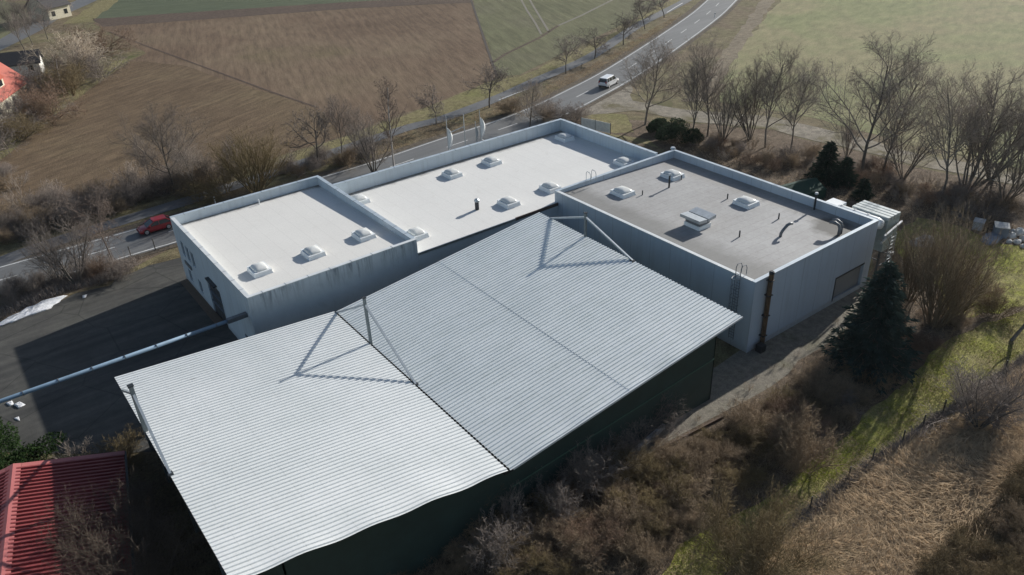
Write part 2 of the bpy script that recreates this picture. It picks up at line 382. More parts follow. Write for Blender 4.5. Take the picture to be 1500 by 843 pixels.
# snow left along the hedge
def snow(px, n, seed, label, hmax):
    P = [at(x, y) for x, y in px]; P = jag([Vector((p.x, p.y, 0)) for p in P], .45, .16, seed); rnd = random.Random(seed)
    c = sum(P, Vector())/len(P); mb = MB(); rings = []
    for t, h in ((1., .03), (.9, .45), (.72, .8), (.4, 1.), (.1, .9)):
        rings.append([(c.x+(p.x-c.x)*t, c.y+(p.y-c.y)*t, .026+hmax*h*rnd.uniform(.55, 1.2)) for p in P])
    mb.loft(rings); o = mb.build('snow_patch', m_snow, origin=(c.x, c.y, .02), smooth=True)
    return tag(o, label, 'snow')
snow([(-12, 480), (10, 468), (40, 452), (75, 437), (100, 433), (92, 440), (74, 452), (46, 463), (20, 472), (0, 478)], 1, 31, 'long bank of old snow at the yard edge below the hedge', .22)
snow([(22, 592), (32, 590), (38, 594), (30, 599), (23, 598)], 1, 32, 'larger round snow remnant on asphalt below the blue pipe', .15)
snow([(8, 592), (16, 588), (20, 594), (12, 596)], 1, 33, 'snow remnant on asphalt nearest the left picture edge', .12)
snow([(20, 614), (26, 613), (27, 618), (22, 617)], 1, 34, 'tiny snow remnant on asphalt above the red metal roof', .08)
snow([(121, 434), (127, 433), (127, 437), (121, 438)], 1, 35, 'small snow crumb right of the long snow bank', .06)

# ------------------------------------------------------------------ buildings
def wall_mat(name, base, dirt, amt):
    g = G(name); p = g.geo(); st = g.noise(g.geo((1.6, 1.6, .12)), 1.2, 5, .65); bl = g.noise(p, .35, 4, .6)
    c = g.ramp(bl, [(.3, tuple(x*.92 for x in base)), (.7, base)])
    c = g.mix(g.ramp(st, [(.5, 0.), (.72, amt)]), c, dirt)
    z = g.sep(p)[2]
    low = g.math('MULTIPLY', g.ramp(g.math('ADD', g.math('MULTIPLY', z, .5), g.math('MULTIPLY', st, .35)), [(.2, 1.), (.55, 0.)]), .55)
    c = g.mix(low, c, dirt)
    return g.done(c, .75, 0, .3)
m_wallA = wall_mat('painted hall wall', (.60, .66, .70), (.30, .31, .31), .3)
m_wallC = wall_mat('pale panel wall', (.50, .56, .62), (.3, .31, .31), .25)
def joints(m, step):
    t_ = m.node_tree; b = t_.nodes['Principled BSDF']; src = b.inputs['Base Color'].links[0].from_socket; geo = t_.nodes.new('ShaderNodeNewGeometry'); sx = t_.nodes.new('ShaderNodeSeparateXYZ'); t_.links.new(geo.outputs['Position'], sx.inputs[0])
    def mth(op, a, bb):
        n = t_.nodes.new('ShaderNodeMath'); n.operation = op
        for k, v in ((0, a), (1, bb)):
            if hasattr(v, 'node'): t_.links.new(v, n.inputs[k])
            else: n.inputs[k].default_value = v
        return n.outputs[0]
    q = mth('LESS_THAN', mth('FRACT', mth('MULTIPLY', mth('ADD', sx.outputs[0], sx.outputs[1]), 1/step), 0), .022)
    mx = t_.nodes.new('ShaderNodeMixRGB'); t_.links.new(mth('MULTIPLY', q, .45), mx.inputs[0]); t_.links.new(src, mx.inputs[1]); mx.inputs[2].default_value = (.2, .22, .24, 1); t_.links.new(mx.outputs[0], b.inputs['Base Color'])
joints(m_wallC, 2.5)
def streak_wall():
    g = G('streaked wall'); p = g.geo(); st = g.noise(g.geo((1.7, 1.7, .16)), 1.5, 6, .75, .4); bl = g.noise(p, .35, 5, .65); pt = g.noise(g.geo((.22, .22, .1)), 1., 3, .6)
    c = g.ramp(bl, [(.3, (.43, .49, .53)), (.7, (.53, .59, .63))]); z = g.sep(p)[2]
    zr = g.node('ShaderNodeMapRange'); g.link(g.math('ADD', z, g.math('MULTIPLY', st, 2.2)), zr.inputs[0]); zr.inputs[1].default_value = 6.3; zr.inputs[2].default_value = 8.2
    f = g.math('MULTIPLY', g.ramp(st, [(.44, 0.), (.60, 1.)]), g.math('MULTIPLY', zr.outputs[0], g.ramp(pt, [(.4, .1), (.56, .9)])))
    c = g.mix(f, c, (.17, .20, .23)); md = g.noise(p, .9, 5, .7)
    return g.done(g.mix(g.ramp(md, [(.55, 0.), (.75, .4)]), c, (.3, .34, .36)), .8, 0, .3)
m_wallS = streak_wall()
m_coping = plain('coping metal', (.52, .58, .62), .38, .35, .1, 1.2)
m_copw = plain('white coping', (.66, .68, .68), .45, .1, .1, 1.2)
def deck_mat(name, base, edge_axis, lo, hi, dirt=(.12, .1, .08)):
    g = G(name); p = g.geo(); n = g.noise(p, .25, 5, .6); f = g.noise(p, 5., 4, .7)
    c = g.ramp(n, [(.3, tuple(x*.95 for x in base)), (.7, base)])
    c = g.mix(1., c, g.ramp(f, [(.3, .95), (.7, 1.04)]), 'MULTIPLY')
    s_ = g.sep(p)[edge_axis]; e = g.noise(g.geo((1, 1, 1)), .6, 5, .7)
    q = g.math('ADD', s_, g.math('MULTIPLY', g.math('SUBTRACT', e, .5), 1.7))
    mr = g.node('ShaderNodeMapRange'); g.link(q, mr.inputs[0]); mr.inputs[1].default_value = lo; mr.inputs[2].default_value = hi
    c = g.mix(g.math('MULTIPLY', mr.outputs[0], .8), c, dirt)
    x_ = g.sep(p)[0]; fr = g.math('FRACT', g.math('MULTIPLY', x_, 1/1.55)); ln = g.math('LESS_THAN', fr, .035)
    c = g.mix(g.math('MULTIPLY', ln, .16), c, (.3, .29, .27))
    pu = g.noise(p, .55, 6, .7, .8); c = g.mix(g.ramp(pu, [(.58, 0.), (.74, .22)]), c, (.42, .39, .34))
    g.bump(n, .25, .06)
    return g.done(c, .7, 0, .3)
m_deckA = deck_mat('white roof membrane', (.70, .682, .642), 1, 19.9, 20.6)
m_deckB = deck_mat('white roof membrane wide', (.70, .688, .655), 1, 16.1, 16.9)
def felt():
    g = G('grey roofing felt'); p = g.geo(); n = g.noise(p, .22, 5, .62); f = g.noise(p, 3., 5, .7)
    c = g.ramp(n, [(.28, (.295, .288, .28)), (.5, (.335, .33, .324)), (.72, (.37, .366, .36))])
    c = g.mix(1., c, g.ramp(f, [(.3, .88), (.7, 1.1)]), 'MULTIPLY')
    br = g.node('ShaderNodeTexBrick'); g.link(g.geo((1, 1, 1), R(0)), br.inputs[0]); br.inputs['Scale'].default_value = 1.
    br.inputs['Brick Width'].default_value = 5.; br.inputs['Row Height'].default_value = 1.; br.inputs['Mortar Size'].default_value = .018
    br.inputs['Color1'].default_value = (1, 1, 1, 1); br.inputs['Color2'].default_value = (.93, .93, .93, 1); br.inputs['Mortar'].default_value = (.66, .64, .6, 1)
    c = g.mix(.8, c, br.outputs[0], 'MULTIPLY')
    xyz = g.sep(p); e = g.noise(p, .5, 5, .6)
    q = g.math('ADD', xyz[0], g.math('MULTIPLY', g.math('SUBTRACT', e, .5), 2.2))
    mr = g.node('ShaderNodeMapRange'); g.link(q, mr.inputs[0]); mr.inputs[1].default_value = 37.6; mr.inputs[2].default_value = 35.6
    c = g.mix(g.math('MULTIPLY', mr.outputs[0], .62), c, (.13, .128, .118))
    mr2 = g.node('ShaderNodeMapRange'); g.link(q, mr2.inputs[0]); mr2.inputs[1].default_value = 47.4; mr2.inputs[2].default_value = 48.8
    c = g.mix(g.math('MULTIPLY', mr2.outputs[0], .3), c, (.2, .165, .12))
    # rain pool near the far corner
    pool = at(1222, 334, 6.1); vd = g.node('ShaderNodeVectorMath', operation='DISTANCE'); g.link(p, vd.inputs[0]); vd.inputs[1].default_value = pool
    q3 = g.math('ADD', vd.outputs['Value'], g.math('MULTIPLY', g.math('SUBTRACT', e, .5), 3.))
    mr3 = g.node('ShaderNodeMapRange'); g.link(q3, mr3.inputs[0]); mr3.inputs[1].default_value = 2.6; mr3.inputs[2].default_value = 1.5
    c = g.mix(g.math('MULTIPLY', mr3.outputs[0], .85), c, (.055, .052, .045))
    g.bump(br.outputs['Fac'], -.2, .02)
    return g.done(c, .72, 0, .35)
m_felt = felt()
m_dark = plain('dark steel', (.035, .04, .045), .5, .3)
m_glass = plain('window glass', (.02, .024, .028), .12, 0, .1, 1., .6)
m_frame = plain('grey frame', (.16, .18, .2), .5)
m_white = plain('white plastic', (.78, .80, .80), .45, 0, .05)
m_dome = plain('dome acrylic', (.66, .66, .63), .18, 0, .08, 2., .6)
m_zinc = plain('zinc sheet', (.36, .39, .41), .38, .7, .15, 2.)
m_galv = plain('galvanised steel', (.42, .45, .47), .4, .6, .15, 2.)
m_pipeg = plain('grey pipe', (.15, .16, .17), .5, .2)
m_brownpipe = plain('rusty flue', (.115, .075, .045), .6, .3, .4, 2.)
m_door = plain('dark gate', (.05, .055, .06), .5)
HA, HC = 7.1, 6.87
def rect_walls(parent, x0, x1, y0, y1, h, sides, mat, t=.3):
    for sd_ in sides:
        mb = MB()
        if sd_ == 'S': mb.box(x0, y0, -.3, x1, y0+t, h)
        if sd_ == 'N': mb.box(x0, y1-t, -.3, x1, y1, h)
        if sd_ == 'W': mb.box(x0, y0+t, -.3, x0+t, y1-t, h)
        if sd_ == 'E': mb.box(x1-t, y0+t, -.3, x1, y1-t, h)
        mb.build('wall', m_wallS if mat is None else mat, parent)
def coping(parent, a, b, wd, z, mat, clips=True):
    mb = MB(); a, b = Vector(a), Vector(b); a.z = b.z = z+.035; mb.bar(a, b, wd, .07)
    o = mb.build('coping', mat, parent)
    if clips:
        d = (b-a); n = int(d.length/2.05); d.normalize(); s_ = d.cross(Vector((0, 0, 1)))
        for i in range(1, n+1):
            p = a+d*(i*2.05-.7); MB().bar(p-s_*(wd/2+.02), p+s_*(wd/2+.02), .06, .085).build('joint_cover', m_zinc, o)
    return o
def skylight(parent, p, zd, sx=1.5, sy=1.85):
    mb = MB(); x, y = p.x, p.y; h = .42
    def rr(a, b, z): return [(x-a, y-b, z), (x+a, y-b, z), (x+a, y+b, z), (x-a, y+b, z)]
    mb.loft([rr(sx/2+.12, sy/2+.12, zd-.1), rr(sx/2, sy/2, zd+h-.1), rr(sx/2+.03, sy/2+.03, zd+h-.1), rr(sx/2+.03, sy/2+.03, zd+h)])
    s_ = mb.build('skylight', m_white, parent)
    dm = MB(); rings = []; n = 24
    for k in range(7):
        a = k/6*math.pi/2; rad = math.cos(a); z = zd+h+.02+.3*math.sin(a); ring = []
        for i in range(n):
            t = 2*math.pi*i/n; cx, cy = math.cos(t), math.sin(t); e = .45
            ring.append((x+(sx/2-.1)*max(rad, .04)*math.copysign(abs(cx)**e, cx), y+(sy/2-.1)*max(rad, .04)*math.copysign(abs(cy)**e, cy), z))
        rings.append(ring)
    dm.loft(rings); dm.build('dome', m_dome, s_, smooth=True)
    return s_
def opening(parent, name, y0, y1, z0, z1, mat, frame, x=0., bars=0):
    """window or gate set into the west wall: frame, dark pane behind it"""
    f = MB(); t = .08
    f.box(x-.03, y0-t, z0-t, x+.03, y1+t, z0); f.box(x-.03, y0-t, z1, x+.03, y1+t, z1+t)
    f.box(x-.03, y0-t, z0, x+.03, y0, z1); f.box(x-.03, y1, z0, x+.03, y1+t, z1)
    for i in range(bars):
        q = y0+(y1-y0)*(i+1)/(bars+1); f.box(x-.025, q-.03, z0, x+.03, q+.03, z1)
    o = f.build(name, frame, parent)
    MB().box(x-.012, y0, z0, x+.02, y1, z1).build('pane' if name == 'window' else 'leaf', mat, o)
    return o

# --- hall with the white gate front (nearest the yard)
A = thing('industrial_hall', 'white flat roofed hall block beside the asphalt yard with windows and a dark gate', 'building', (0, 0, 0))
AX, AY = 16.2, 21.0
holes = [(18.4, 19.3, 3.55, 5.2), (16.85, 17.75, 3.55, 5.2), (15.3, 16.2, 3.55, 5.2), (18.2, 19.1, .75, 2.1), (15.0, 15.9, .75, 2.2), (8.55, 12.3, -.3, 3.95), (2.6, 3.3, .9, 2.1)]
rect_walls(A, 0, AX, 0, AY, HA, 'S', None); rect_walls(A, 0, AX, 0, AY, HA, 'NE', m_wallA)
ys = sorted({.3, AY-.3} | {v for h in holes for v in h[:2]}); zs = sorted({-.3, HA} | {v for h in holes for v in h[2:]})
mb = MB()
for y0, y1 in zip(ys, ys[1:]):
    run = None
    for z0, z1 in zip(zs, zs[1:]):
        solid = not any(h[0] <= y0 and y1 <= h[1] and h[2] <= z0 and z1 <= h[3] for h in holes)
        if solid: run = [run[0], z1] if run else [z0, z1]
        if (not solid or z1 == zs[-1]) and run: mb.box(0, y0, run[0], .3, y1, run[1]); run = None
mb.build('wall', m_wallA, A)
for i, h in enumerate(holes):
    if i == 5: continue
    opening(A, 'window', h[0]+.08, h[1]-.08, h[2]+.08, h[3]-.08, m_glass, m_frame, .17)
gt = opening(A, 'gate', 8.63, 12.22, 0, 3.87, m_door, m_frame, .15, 3)
mb = MB(); mb.box(-.02, 8.7, 1.5, .125, 12.1, 1.56); mb.box(-.02, 8.7, 2.6, .125, 12.1, 2.66); mb.build('crossbar', m_frame, gt)
MB().box(-.35, 9.0, 4.25, -.004, 11.3, 4.4).build('canopy', m_dark, A)
MB().box(-.1, 17.2, 2.6, -.004, 19.2, 3.0).build('name_board', m_pipeg, A)
MB().box(-.75, 9.5, -.1, -.004, 20.6, .16).build('planter', plain('planter kerb', (.12, .085, .06), .9), A)
mb = MB(); mb.add([(.3, .3, 6.62), (AX-.3, .3, 6.62), (AX-.3, AY-.3, 6.2), (.3, AY-.3, 6.2)], [(0, 1, 2, 3)]); mb.build('roof', m_deckA, A)
coping(A, (0, .15, 0), (AX, .15, 0), .36, HA, m_copw); coping(A, (0, AY-.15, 0), (AX, AY-.15, 0), .4, HA, m_coping)
coping(A, (.15, .34, 0), (.15, AY-.36, 0), .36, HA, m_copw); coping(A, (AX-.15, .34, 0), (AX-.15, AY-.36, 0), .4, HA, m_coping)
def deckA(y): return 6.62-(y-.3)/20.4*.42
for px in ((381, 398), (459, 373), (533, 347)):
    p = at(*px, 6.55); skylight(A, p, deckA(p.y))
p = at(380, 299, 6.25); MB().path([(p.x, p.y, 6.2), (p.x, p.y, 6.75)], .06, 8).build('vent_pipe', m_white, A)

# --- wide hall behind
B = thing('industrial_hall', 'wide white roofed middle hall with a tall parapet along the road side', 'building', (AX, 0, 0))
BX, BY = 48.3, 17.5; DB = 5.7
mb = MB(); mb.box(AX+.01, 0, -.3, 33.2, .3, 5.62); mb.build('wall', m_wallS, B)
rect_walls(B, AX+.01, BX, 0, BY, HA, 'N', m_wallA)
MB().box(BX-.3, .58, -.3, BX, BY-.3, HA).build('wall', m_wallA, B)
mb = MB(); mb.add([(AX+.01, .02, DB-.02), (33.2, .02, DB-.02), (33.2, .58, DB-.02), (BX-.3, .58, DB), (BX-.3, BY-.3, DB), (AX+.01, BY-.3, DB)], [(0, 1, 2, 3, 4, 5)]); mb.build('roof', m_deckB, B)
coping(B, (AX+.02, BY-.15, 0), (BX, BY-.15, 0), .42, HA, m_coping); coping(B, (BX-.15, .6, 0), (BX-.15, BY-.37, 0), .42, HA, m_coping)
mb = MB(); mb.box(AX+.02, -.09, 5.5, 27.6, .02, DB+.03); mb.build('eave_trim', m_zinc, B)
mb = MB(); mb.box(27.6, -.06, 5.45, 33.15, .05, DB+.07); mb.build('eave_trim', plain('rusty edge', (.1, .07, .06), .7, .2), B)
for px in ((526, 293), (610, 343), (662, 255), (720, 237), (827, 202), (745, 297), (806, 275), (914, 238)):
    skylight(B, at(*px, DB+.2), DB)
p = at(699, 307, DB); v = MB(); v.path([(p.x, p.y, DB-.05), (p.x, p.y, DB+.85)], .22, 12); vp = v.build('vent_pipe', m_dark, B, smooth=False)
v = MB(); v.path([(p.x, p.y, DB+.85), (p.x, p.y, DB+.9), (p.x+.06, p.y, DB+1.08), (p.x+.1, p.y, DB+1.2)], [.22, .29, .27, .1], 12); v.build('vent_cap', m_galv, vp)
g_ = at(842, 272, DB+.05); gx = g_.x
hr = MB()
for dx in (0, .75): hr.path([(gx+dx, .45, 5.75), (gx+dx, .45, 7.75), (gx+dx, .3, 7.95), (gx+dx, -.1, 7.9), (gx+dx, -.25, 7.65), (gx+dx, -.25, 6.9)], .035, 6)

# --- grey felt roofed hall
CX0, CX1, CY0, CY1 = 33.2, 51.0, -24.9, .56
Cc = thing('industrial_hall', 'grey felt roofed hall block with vents, wall ladder and brown flue at its corner', 'building', (CX0, CY0, 0))
rect_walls(Cc, CX0, CX1, CY0, CY1, HC, 'WNE', m_wallC)
hw = (45.35, 49.95, .35, 2.85)
mb = MB(); mb.box(CX0, CY0, -.3, hw[0], CY0+.3, HC); mb.box(hw[1], CY0, -.3, CX1, CY0+.3, HC); mb.box(hw[0], CY0, -.3, hw[1], CY0+.3, hw[2]); mb.box(hw[0], CY0, hw[3], hw[1], CY0+.3, HC)
mb.build('wall', m_wallC, Cc)
mb = MB(); mb.box(hw[0], CY0+.27, hw[2], hw[1], CY0+.34, hw[3])
sh = mb.build('roller_shutter', plain('grey shutter', (.3, .3, .29), .6), Cc)
mb = MB(); mb.box(hw[0], CY0-.04, hw[3]-.14, hw[1], CY0+.24, hw[3]-.003); mb.box(hw[0]+.003, CY0-.04, hw[2], hw[0]+.12, CY0+.24, hw[3]-.145); mb.build('frame', m_dark, sh)
mb = MB()
for i in range(10): mb.box(hw[0]+.14, CY0+.245, hw[2]+.1+i*.22, hw[1]-.05, CY0+.268, hw[2]+.12+i*.22)
mb.build('rib', m_frame, sh)
MB().box(CX0+.01, CY0-.012, -.2, CX1-.01, CY0-.002, .5).build('plinth', plain('pale plinth', (.42, .44, .45), .8), Cc)
def deckC(x): return 6.55-(x-CX0)/(CX1-CX0)*.5
mb = MB(); mb.add([(CX0+.3, CY0+.3, deckC(CX0)), (CX1-.3, CY0+.3, deckC(CX1)), (CX1-.3, CY1-.3, deckC(CX1)), (CX0+.3, CY1-.3, deckC(CX0))], [(0, 1, 2, 3)]); mb.build('roof', m_felt, Cc)
coping(Cc, (CX0+.15, CY0+.33, 0), (CX0+.15, CY1-.33, 0), .34, HC, m_copw, False); coping(Cc, (CX0, CY0+.15, 0), (CX1, CY0+.15, 0), .36, HC, m_coping, False)
coping(Cc, (CX0, CY1-.15, 0), (CX1, CY1-.15, 0), .36, HC, m_coping, False); coping(Cc, (CX1-.15, CY0+.33, 0), (CX1-.15, CY1-.33, 0), .34, HC, m_coping, False)
for px in ((912, 284), (985, 256), (1093, 296)):
    p = at(*px, 6.45); skylight(Cc, p, deckC(p.x), 1.6, 1.9)
def cpipe(px, h, r, mat=m_dark, cap=False):
    p = at(*px, 6.3); z = deckC(p.x); p = at(*px, z); z = deckC(p.x)
    o = MB().path([(p.x, p.y, z-.05), (p.x, p.y, z+h)], r, 10).build('vent_pipe', mat, Cc)
    if cap: MB().path([(p.x, p.y, z+h), (p.x, p.y, z+h+.05), (p.x, p.y, z+h+.2)], [r*.9, r*2., r*1.5], 10).build('vent_cap', m_galv, o)
for px, h, r in (((941, 286), .5, .06), ((998, 263.5), .5, .06), ((1065.5, 291.5), .55, .07), ((1140.5, 321), .6, .07), ((1083, 347.5), .65, .07)): cpipe(px, h, r)
cpipe((980, 275), 1.35, .1, m_dark, True); cpipe((1192.5, 307), 1.6, .1, m_dark, True); cpipe((985, 229), .9, .16, m_galv, True)
def goose(px, r, mat):
    p = at(*px, 6.2); z = deckC(p.x); p = at(*px, z); x, y = p.x, p.y
    MB().path([(x, y, z-.05), (x+.05, y, z+.35), (x+.2, y-.05, z+.6), (x+.42, y-.1, z+.82), (x+.62, y-.15, z+1.02), (x+.9, y-.2, z+1.1), (x+1.2, y-.25, z+1.05)], r, 10).build('exhaust_elbow', mat, Cc, smooth=True)
goose((1143, 347), .14, m_pipeg)
for k in (0, .55):
    p = at(1228, 346, 6.1); x, y, z = p.x+k, p.y+k*.25, deckC(p.x)
    MB().path([(x, y, z-.05), (x, y, z+.7), (x-.05, y+.1, z+1.0), (x-.25, y+.4, z+1.25), (x-.5, y+.8, z+1.2)], .14, 10).build('exhaust_elbow', m_pipeg, Cc, smooth=True)
# smoke louvre with its two flaps
p = at(1021, 334, 6.2); x, y, z = p.x, p.y, deckC(p.x)
lb = MB().box(x-.8, y-.95, z-.05, x+.8, y+.95, z+.42).build('smoke_vent', m_white, Cc)
MB().box(x-.72, y-.86, z+.42, x+.72, y+.86, z+.72).build('neck', m_pipeg, lb)
for s_ in (-1, 1):
    fl = MB(); a = x+s_*.08; b = x+s_*1.15; z0, z1 = z+.82, z+.92
    fl.add([(a, y-1.2, z0), (b, y-1.2, z1), (b, y+1.2, z1), (a, y+1.2, z0), (a, y-1.2, z0+.3), (b, y-1.2, z1+.3), (b, y+1.2, z1+.3), (a, y+1.2, z0+.3)],
           [(0, 3, 2, 1), (4, 5, 6, 7), (0, 1, 5, 4), (1, 2, 6, 5), (2, 3, 7, 6), (3, 0, 4, 7)]); fl.build('flap', m_galv, lb)
# caged ladder on the west wall
lp = atx(1084, 402, CX0); ly = lp.y; ld = MB()
for dy in (-.25, .25): ld.path([(CX0-.25, ly+dy, .8), (CX0-.25, ly+dy, 7.7), (CX0-.1, ly+dy, 7.95), (CX0+.35, ly+dy, 7.9), (CX0+.5, ly+dy, 7.6), (CX0+.5, ly+dy, 6.95)], .035, 6)
for k in range(24): ld.bar((CX0-.25, ly-.25, .95+k*.27), (CX0-.25, ly+.25, .95+k*.27), .035, .035)
lo = ld.build('ladder', m_frame, Cc)
cg = MB()
for k in range(6):
    z = 2.6+k*.85; cg.path([(CX0-.25+(-.62*math.sin(t)), ly+.36*math.cos(t), z) for t in [i*math.pi/10 for i in range(11)]], .03, 5)
for t in (.25, .5, .75): cg.path([(CX0-.25-.62*math.sin(t*math.pi), ly+.36*math.cos(t*math.pi), z) for z in (2.6, 6.85)], .022, 5)
cg.build('safety_cage', m_frame, lo)
hr.build('handrail', m_galv, Cc)
fx = aty(1130, 402, CY0-.25).x
fl = MB().path([(fx, CY0-.28, .25), (fx, CY0-.28, 7.25)], .21, 14).build('flue', m_brownpipe, Cc)
MB().path([(fx, CY0-.28, 7.25), (fx, CY0-.28, 7.42), (fx, CY0-.28, 7.5)], [.23, .23, .14], 14).build('flue_cap', m_dark, fl)
mb = MB()
for z in (1.2, 3.2, 5.2, 6.6): mb.box(fx-.26, CY0-.52, z, fx+.26, CY0-.003, z+.06)
mb.build('bracket', m_dark, fl)
dpx = aty(1112, 430, CY0).x
MB().box(CX0-.03, CY0-.05, -.2, CX0+.55, CY0-.004, HC-.02).build('corner_panel', m_wallC, Cc)
MB().box(fx-.9, CY0-.9, 0, fx-.25, CY0-.3, .7).build('flue_box', m_dark, Cc)

# --- extraction plant against the far gable
dk = thing('extraction_unit', 'pale dust extraction unit with louvred top and fat ducts behind the grey roofed hall', 'ventilation unit', (52.6, -20, 0))
bx, by = 52.7, -23.2
MB().box(bx, by-1.7, 3.0, bx+2.1, by+2.0, 6.3).build('filter_box', plain('grey green casing', (.3, .35, .34), .5), dk)
for i in range(4): MB().box(bx-.05+i*.55, by-1.75, 6.3, bx+.36+i*.55, by+2.05, 6.62).build('louvre', plain('pale louvre', (.45, .49, .48), .5), dk)
MB().path([(51.95, -20.2, 6.1), (51.95, -24.3, 6.1), (51.95, -24.8, 6.1)], [.55, .55, .42], 16).build('duct', m_white, dk, smooth=True)
for y in (-20.4, -21.8, -23.2): MB().path([(51.95, y, 6.1), (51.95, y-.12, 6.1)], .6, 16).build('duct_flange', m_galv, dk)
MB().box(51.5, -20.2, 5.3, 53.2, -18.7, 6.5).build('fan_housing', m_white, dk)
mb = MB()
for x, y in ((bx+.1, by-1.5), (bx+2., by-1.5), (bx+.1, by+1.9), (bx+2., by+1.9)): mb.box(x-.08, y-.08, 0, x+.08, y+.08, 3.0)
for y in (by-1.5, by+1.9): mb.bar((bx+.1, y, 1.3), (bx+2., y, 1.3), .08, .08)
for x in (bx+.1, bx+2.): mb.bar((x, by-1.5, 2.0), (x, by+1.9, 2.0), .08, .08)
mb.build('support_frame', m_dark, dk)
m_shiny = plain('bare metal', (.62, .64, .66), .3, .6)
MB().bar((51.3, -25.6, 5.4), (55.2, -25.0, 5.5), .18, .18).build('strut', m_shiny, dk)
MB().bar((51.3, -25.4, 4.6), (54.0, -24.9, 4.7), .18, .18).build('strut', m_shiny, dk)
lad = MB()
for dx in (0, .9): lad.bar((51.5+dx, -26.1, 0), (51.5+dx, -26.1, 5.6), .07, .07)
for k in range(14): lad.bar((51.5, -26.1, .4+k*.38), (52.4, -26.1, .4+k*.38), .05, .05)
t = tag(lad.build('steel_ladder', m_galv, origin=(51.95, -26.1, 0)), 'free standing light metal ladder frame at the outer corner of the grey hall', 'ladder')
rnd = random.Random(5)
for k, (z, lb_) in enumerate(((3.4, 'bright white panel clipped high on the corner ladder frame'), (1.7, 'bright white panel clipped midway on the corner ladder frame'), (.5, 'bright white panel at the foot of the corner ladder frame'))):
    tag(MB().box(51.62, -26.4, z, 52.15, -26.16, z+.42).build('panel', m_white, origin=(51.9, -26.3, z)), lb_, 'panel')

# ------------------------------------------------------------------ open shed with the folded corrugated roof
SX0, SXV, SX1 = -11.36, 5.95, 28.02; SYN, SYS = -3.34, -27.76
Sh = thing('corrugated_shed', 'large shed under a folded corrugated metal roof with masts above it', 'building', (SX0, SYS, 0))
def metal(name, a, b, dirt, damt):
    g = G(name); p = g.geo(); n = g.noise(p, .18, 5, .62); st = g.noise(g.geo((.25, 2.4, 1)), 1.3, 5, .7)
    c = g.ramp(n, [(.3, a), (.7, b)]); c = g.mix(g.ramp(st, [(.45, 0.), (.75, damt)]), c, dirt)
    f = g.noise(p, 6., 3, .7); c = g.mix(1., c, g.ramp(f, [(.3, .95), (.7, 1.05)]), 'MULTIPLY')
    sp = g.noise(g.geo((.5, 1.5, 1)), 1.1, 2, .5); c = g.mix(g.ramp(sp, [(.72, 0.), (.78, .35)]), c, (.25, .24, .22))
    x_ = g.sep(p)[0]; fr = g.math('FRACT', g.math('MULTIPLY', x_, 1/1.45)); ln = g.math('LESS_THAN', fr, .04); dots = g.math('GREATER_THAN', g.noise(p, 9., 1, .5), .5)
    c = g.mix(g.math('MULTIPLY', g.math('MULTIPLY', ln, dots), .16), c, (.2, .2, .19))
    return g.done(c, .42, .15, .5)
m_corr = metal('bright corrugated sheet', (.63, .655, .65), (.72, .735, .73), (.54, .565, .55), .35)
m_corr2 = metal('weathered corrugated sheet', (.68, .715, .71), (.78, .805, .795), (.53, .57, .54), .6)
def corrugated(name, x0, x1, zs, y0, y1, pitch, depth, mat, parent, wave=0., nx=26, dz=0., flip=False):
    """zs = heights at (x0,y0),(x1,y0),(x0,y1),(x1,y1)"""
    prof = [(0, 0), (.30, 0), (.42, 1), (.86, 1)]; n = int(round((y1-y0)/pitch)); pitch = (y1-y0)/n
    ysp = []
    for i in range(n):
        for t_, h in prof: ysp.append((y0+(i+t_)*pitch, h*depth))
    ysp.append((y1, 0)); V = []; rnd = random.Random(7)
    for i in range(nx+1):
        s_ = i/nx; x = x0+(x1-x0)*s_
        for y, h in ysp:
            t_ = (y-y0)/(y1-y0)
            z = (zs[0]*(1-s_)+zs[1]*s_)*(1-t_)+(zs[2]*(1-s_)+zs[3]*s_)*t_
            ed = math.exp(-(y-y0)/1.1)
            wv = wave*ed*(math.sin(x*1.55+.6)+.5*math.sin(x*.83+2.))
            yy = y+(wave*.55*ed*math.sin(x*1.55+1.2) if wave else 0)
            V.append((x, yy, z+h+wv+dz))
    m = len(ysp); F = [(i*m+k, (i+1)*m+k, (i+1)*m+k+1, i*m+k+1) for i in range(nx) for k in range(m-1)]
    mb = MB(); mb.add(V, F); return mb.build(name, mat, parent)
zW, zS, zV1, zV2, zN, zE = 6.38, 7.42, 4.95, 4.74, 7.34, 7.10
rp = corrugated('roof_panel', SX0, SXV-.1, (zS, zV2+.08, zW, zV1+.08), SYS, SYN, .335, .075, m_corr, Sh, .045, 40)
rp['label'] = 'brighter roof panel sloping down to the valley'
xm = 16.4; fm = (xm-SXV)/(SX1-SXV); zmS = zV2+(zE-zV2)*fm; zmN = zV1+(zN-zV1)*fm
rq = corrugated('roof_panel', SXV+.08, xm+.03, (zV2, zmS, zV1, zmN), SYS, SYN, .335, .075, m_corr2, Sh, .02, 20)
corrugated('roof_panel', xm-.03, SX1, (zmS, zE, zmN, zN), SYS, SYN, .335, .075, m_corr2, Sh, .02, 20, .012)
rq['label'] = 'greyer weathered roof panel next to the valley'
mb = MB(); mb.add([(SXV-.3, SYS+.1, zV2-.28), (SXV+.45, SYS+.1, zV2-.28), (SXV+.45, SYN-.1, zV1-.28), (SXV-.3, SYN-.1, zV1-.28),
                   (SXV-.3, SYS+.1, zV2-.04), (SXV+.45, SYS+.1, zV2-.06), (SXV+.45, SYN-.1, zV1-.06), (SXV-.3, SYN-.1, zV1-.04)],
                  [(0, 1, 2, 3), (0, 4, 5, 1), (1, 5, 6, 2), (2, 6, 7, 3), (3, 7, 4, 0)]); mb.build('valley_gutter', plain('black gutter', (.012, .012, .012), .7), Sh)
